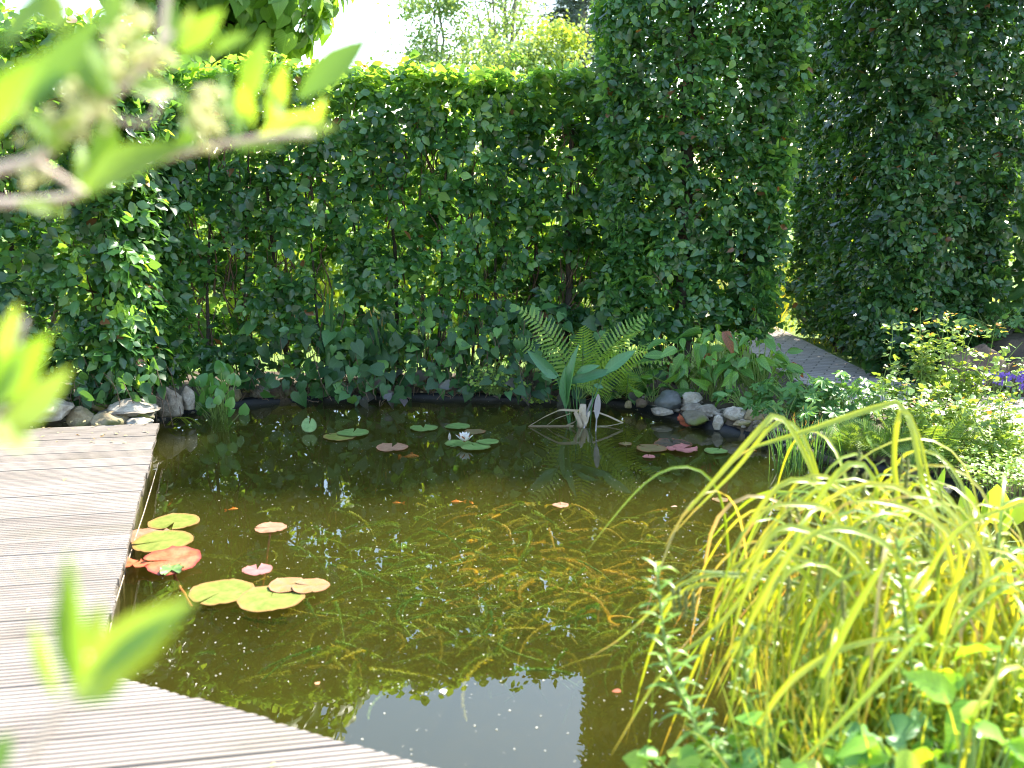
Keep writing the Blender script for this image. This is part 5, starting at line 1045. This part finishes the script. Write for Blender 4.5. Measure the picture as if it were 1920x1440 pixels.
for i, (px, Y, n, h, lab) in enumerate(((1640, 2.15, 260, .36, 'fine stemmed yellow green herb under the sedge, left part'), (1760, 2.1, 300, .42, 'fine stemmed yellow green herb under the sedge, middle part'), (1880, 2.1, 260, .42, 'fine stemmed yellow green herb under the sedge, at the frame edge'), (1540, 2.1, 140, .26, 'fine stemmed herb at the water side of the sedge'))):
    root = thing('meadow_herb', (at(px, 1300, Y)[0], Y, .0), lab, 'plant', 'fine stemmed herbs under the sedge'); b = Buf(); g = Buf(); x0 = at(px, 1300, Y)[0]
    for k in range(int(n * 1.3)):
        c0 = np.array((x0 + rng.normal(0, .09), Y + rng.normal(0, .14), -.02)); hh = h * rng.uniform(.35, 1.1); P = wander(c0, c0 + (rng.normal(0, .06), rng.normal(0, .05), hh), 6, .004); g.tube(P, np.linspace(.0022, .001, 6), 4, r=rng.random(), cap=False)
        m_ = rng.integers(4, 9); u = rng.uniform(.2, 1, m_) * 5; i0 = np.minimum(u.astype(int), 4); Q = P[i0] + (P[i0 + 1] - P[i0]) * (u - i0)[:, None]; d = rng.normal(0, 1, (m_, 3)); d[:, 2] = abs(d[:, 2]) * .7; b.inst(T_OVAL[k % 4], Q, rng.normal(0, .5, (m_, 3)) + (0, 0, 1), d, rng.uniform(.016, .034, m_), None)
    g.build('stems', M['grass'], root); b.build('leaves', M['cover'], root)
b = Buf()
for i in range(800): 
    px = rng.uniform(1430, 2000); Y = rng.uniform(1.8, 2.6); c = (at(px, 1300, Y)[0], Y, -.02); arching(c, rng.random() * 6.28, rng.uniform(.25, .55), rng.uniform(0, .35), rng.uniform(.003, .008), 9, rng.uniform(.2, .9), r=rng.random() ** .8, b=b)
tag(b.build('marsh_grass', M['grass']), 'fine yellow grass growing through the near right bank', 'grass', kind='stuff')

# ---------------------------------------------------------------- out of focus sprays close to the camera
TO = [template([(.06, .05, .06), (.2, .10, .2), (.4, .155, .4), (.6, .15, .6), (.8, .085, .8), (.93, .03, .93)], f, c, 0) for f, c in ((.35, .1), (.6, .25), (.2, -.12), (.45, .0))]
def spray(label, stems, leaves, buds=()):
    r0 = at(*stems[0][0][0], stems[0][1]); root = thing('leafy_branch', r0, label, 'branch', 'leafy branches close to the camera')
    for pts, Ys, ra, rb in stems:
        Yl = Ys if isinstance(Ys, (list, tuple)) else [Ys] * len(pts); g = Buf(); P = spl([at(x, y, q) for (x, y), q in zip(pts, Yl)], 18); g.tube(P, np.linspace(ra, rb, 18), 8); g.build('stem', M['olivebark'], root)
    for bx, by, tx, ty, w, Yq, fx, fy in leaves:
        b = Buf(); a, c = at(bx, by, Yq), at(tx, ty, Yq + rng.uniform(-.03, .03)); L = np.linalg.norm(c - a); nn_ = nrm(np.array((fx, -1.0, fy)) + rng.normal(0, .08, 3)); b.inst(TO[rng.integers(4)], [a], nn_, c - a, L, w * Yq / FPX / .35); b.build('leaf', M['olive'], root)
    if buds:
        for (x, y, sx, sy, n, Yq) in buds:
            g = Buf()
            for i in range(n):
                c = at(x + rng.normal(0, sx), y + rng.normal(0, sy), Yq + rng.normal(0, .02)); V = ICO2_V * rng.uniform(.0022, .0042) + c; g.faces(V, ICO2_F, rng.random())
            g.build('bud_cluster', M['bud'], root)
spray('sunlit blurred branch with long leaves and cream buds across the top left', [
    ([(-60, 330), (60, 300), (130, 255), (200, 190), (270, 125), (320, 60)], .74, .0045, .002), ([(-80, 382), (60, 378), (160, 362), (280, 305), (420, 270), (520, 255), (585, 250)], .82, .0042, .002), ([(60, 300), (110, 330), (160, 362)], .78, .003, .002), ([(180, 215), (270, 230), (300, 190)], .76, .002, .0015), ([(300, 110), (310, 10), (330, -60)], .76, .003, .002)],
    [(560, 185, 690, 66, 62, 1.0, .3, .5), (150, 372, 322, 245, 92, .80, .2, .9), (165, 350, 222, 205, 66, .82, 1.7, .97), (150, 372, 165, 262, 48, .80, 1.7, .97), (50, 215, 195, 28, 78, .66, -.2, .1), (-10, 245, 45, 150, 44, .66, 1.7, .97), (55, 210, 110, 120, 60, .68, .4, .6), (-30, 260, 60, 100, 74, .62, .2, .1), (-20, 230, 20, 140, 60, .64, 1.7, .97),
     (335, 100, 425, 18, 50, .8, .2, .2), (330, 118, 412, 104, 34, .8, 1.7, .97), (320, 105, 318, -20, 34, .8, .4, .1), (345, 90, 360, 10, 36, .82, -.4, .1), (465, 195, 486, 68, 50, .9, .1, .2), (505, 240, 532, 110, 40, .92, .5, .2), (430, 235, 408, 132, 46, .86, 1.7, .97), (470, 240, 450, 150, 40, .88, .2, .2), (520, 258, 630, 232, 46, .86, .1, .6),
     (480, 262, 600, 205, 34, .88, 1.7, .97), (245, 165, 330, 170, 50, .78, .1, .3), (325, 168, 378, 238, 40, .78, 1.7, .97), (230, 150, 300, 172, 36, .76, 1.7, .97), (200, 190, 140, 90, 60, .7, .2, .3), (110, 270, 40, 215, 60, .7, 1.7, .97), (0, 90, 120, -30, 70, .6, -.2, .3), (120, 60, 60, -40, 70, .62, .3, .6), (200, 60, 220, -30, 50, .7, .3, .3), (420, 270, 540, 285, 34, .86, 1.7, .97), (395, 100, 470, 60, 30, .84, 0, .4), (540, 255, 500, 150, 30, .9, 1.7, .97), (575, 250, 615, 180, 26, .92, .3, .4), (360, 295, 345, 215, 34, .84, 1.7, .97), (300, 300, 400, 235, 34, .82, .2, .4), (30, 380, 130, 400, 34, .8, 1.7, .97), (255, 130, 260, 30, 34, .77, .3, .2), (215, 180, 160, 60, 40, .7, 1.7, .97), (90, 285, 150, 215, 40, .72, 1.7, .97), (290, 115, 380, 60, 34, .78, .5, .8), (440, 262, 460, 175, 30, .87, 1.7, .97)],
    [(150, 180, 28, 30, 46, .72), (215, 120, 35, 25, 46, .74), (275, 110, 25, 12, 40, .76), (385, 215, 14, 26, 46, .80), (110, 235, 25, 20, 30, .72), (240, 55, 30, 25, 36, .76), (60, 330, 10, 8, 10, .76)])
spray('blurred leafy shoot tip at the left edge before the stones', [([(-60, 860), (-10, 780), (20, 690), (45, 600)], .66, .003, .0015)],
    [(-10, 830, 142, 690, 74, .64, 1.8, 2.0), (-20, 760, 95, 625, 80, .66, .4, .3), (5, 700, 35, 565, 50, .66, -.3, .4), (-20, 800, 60, 840, 90, .62, 0, 1.3), (-40, 790, 30, 660, 60, .64, .2, .2)])
spray('strongly blurred leafy shoot tip over the deck at the lower left', [([(60, 1420), (110, 1330), (150, 1290), (165, 1230)], .52, .003, .0015)],
    [(140, 1300, 368, 1118, 118, .50, .3, .9), (160, 1290, 350, 1125, 60, .495, 1.6, 2.5), (150, 1295, 112, 1070, 66, .52, .2, .3), (110, 1310, 62, 1165, 50, .54, -.4, .3), (150, 1290, 190, 1130, 60, .54, .3, .2), (130, 1310, 250, 1240, 100, .52, 0, .3), (-30, 1470, 20, 1370, 60, .5, .1, .3)])
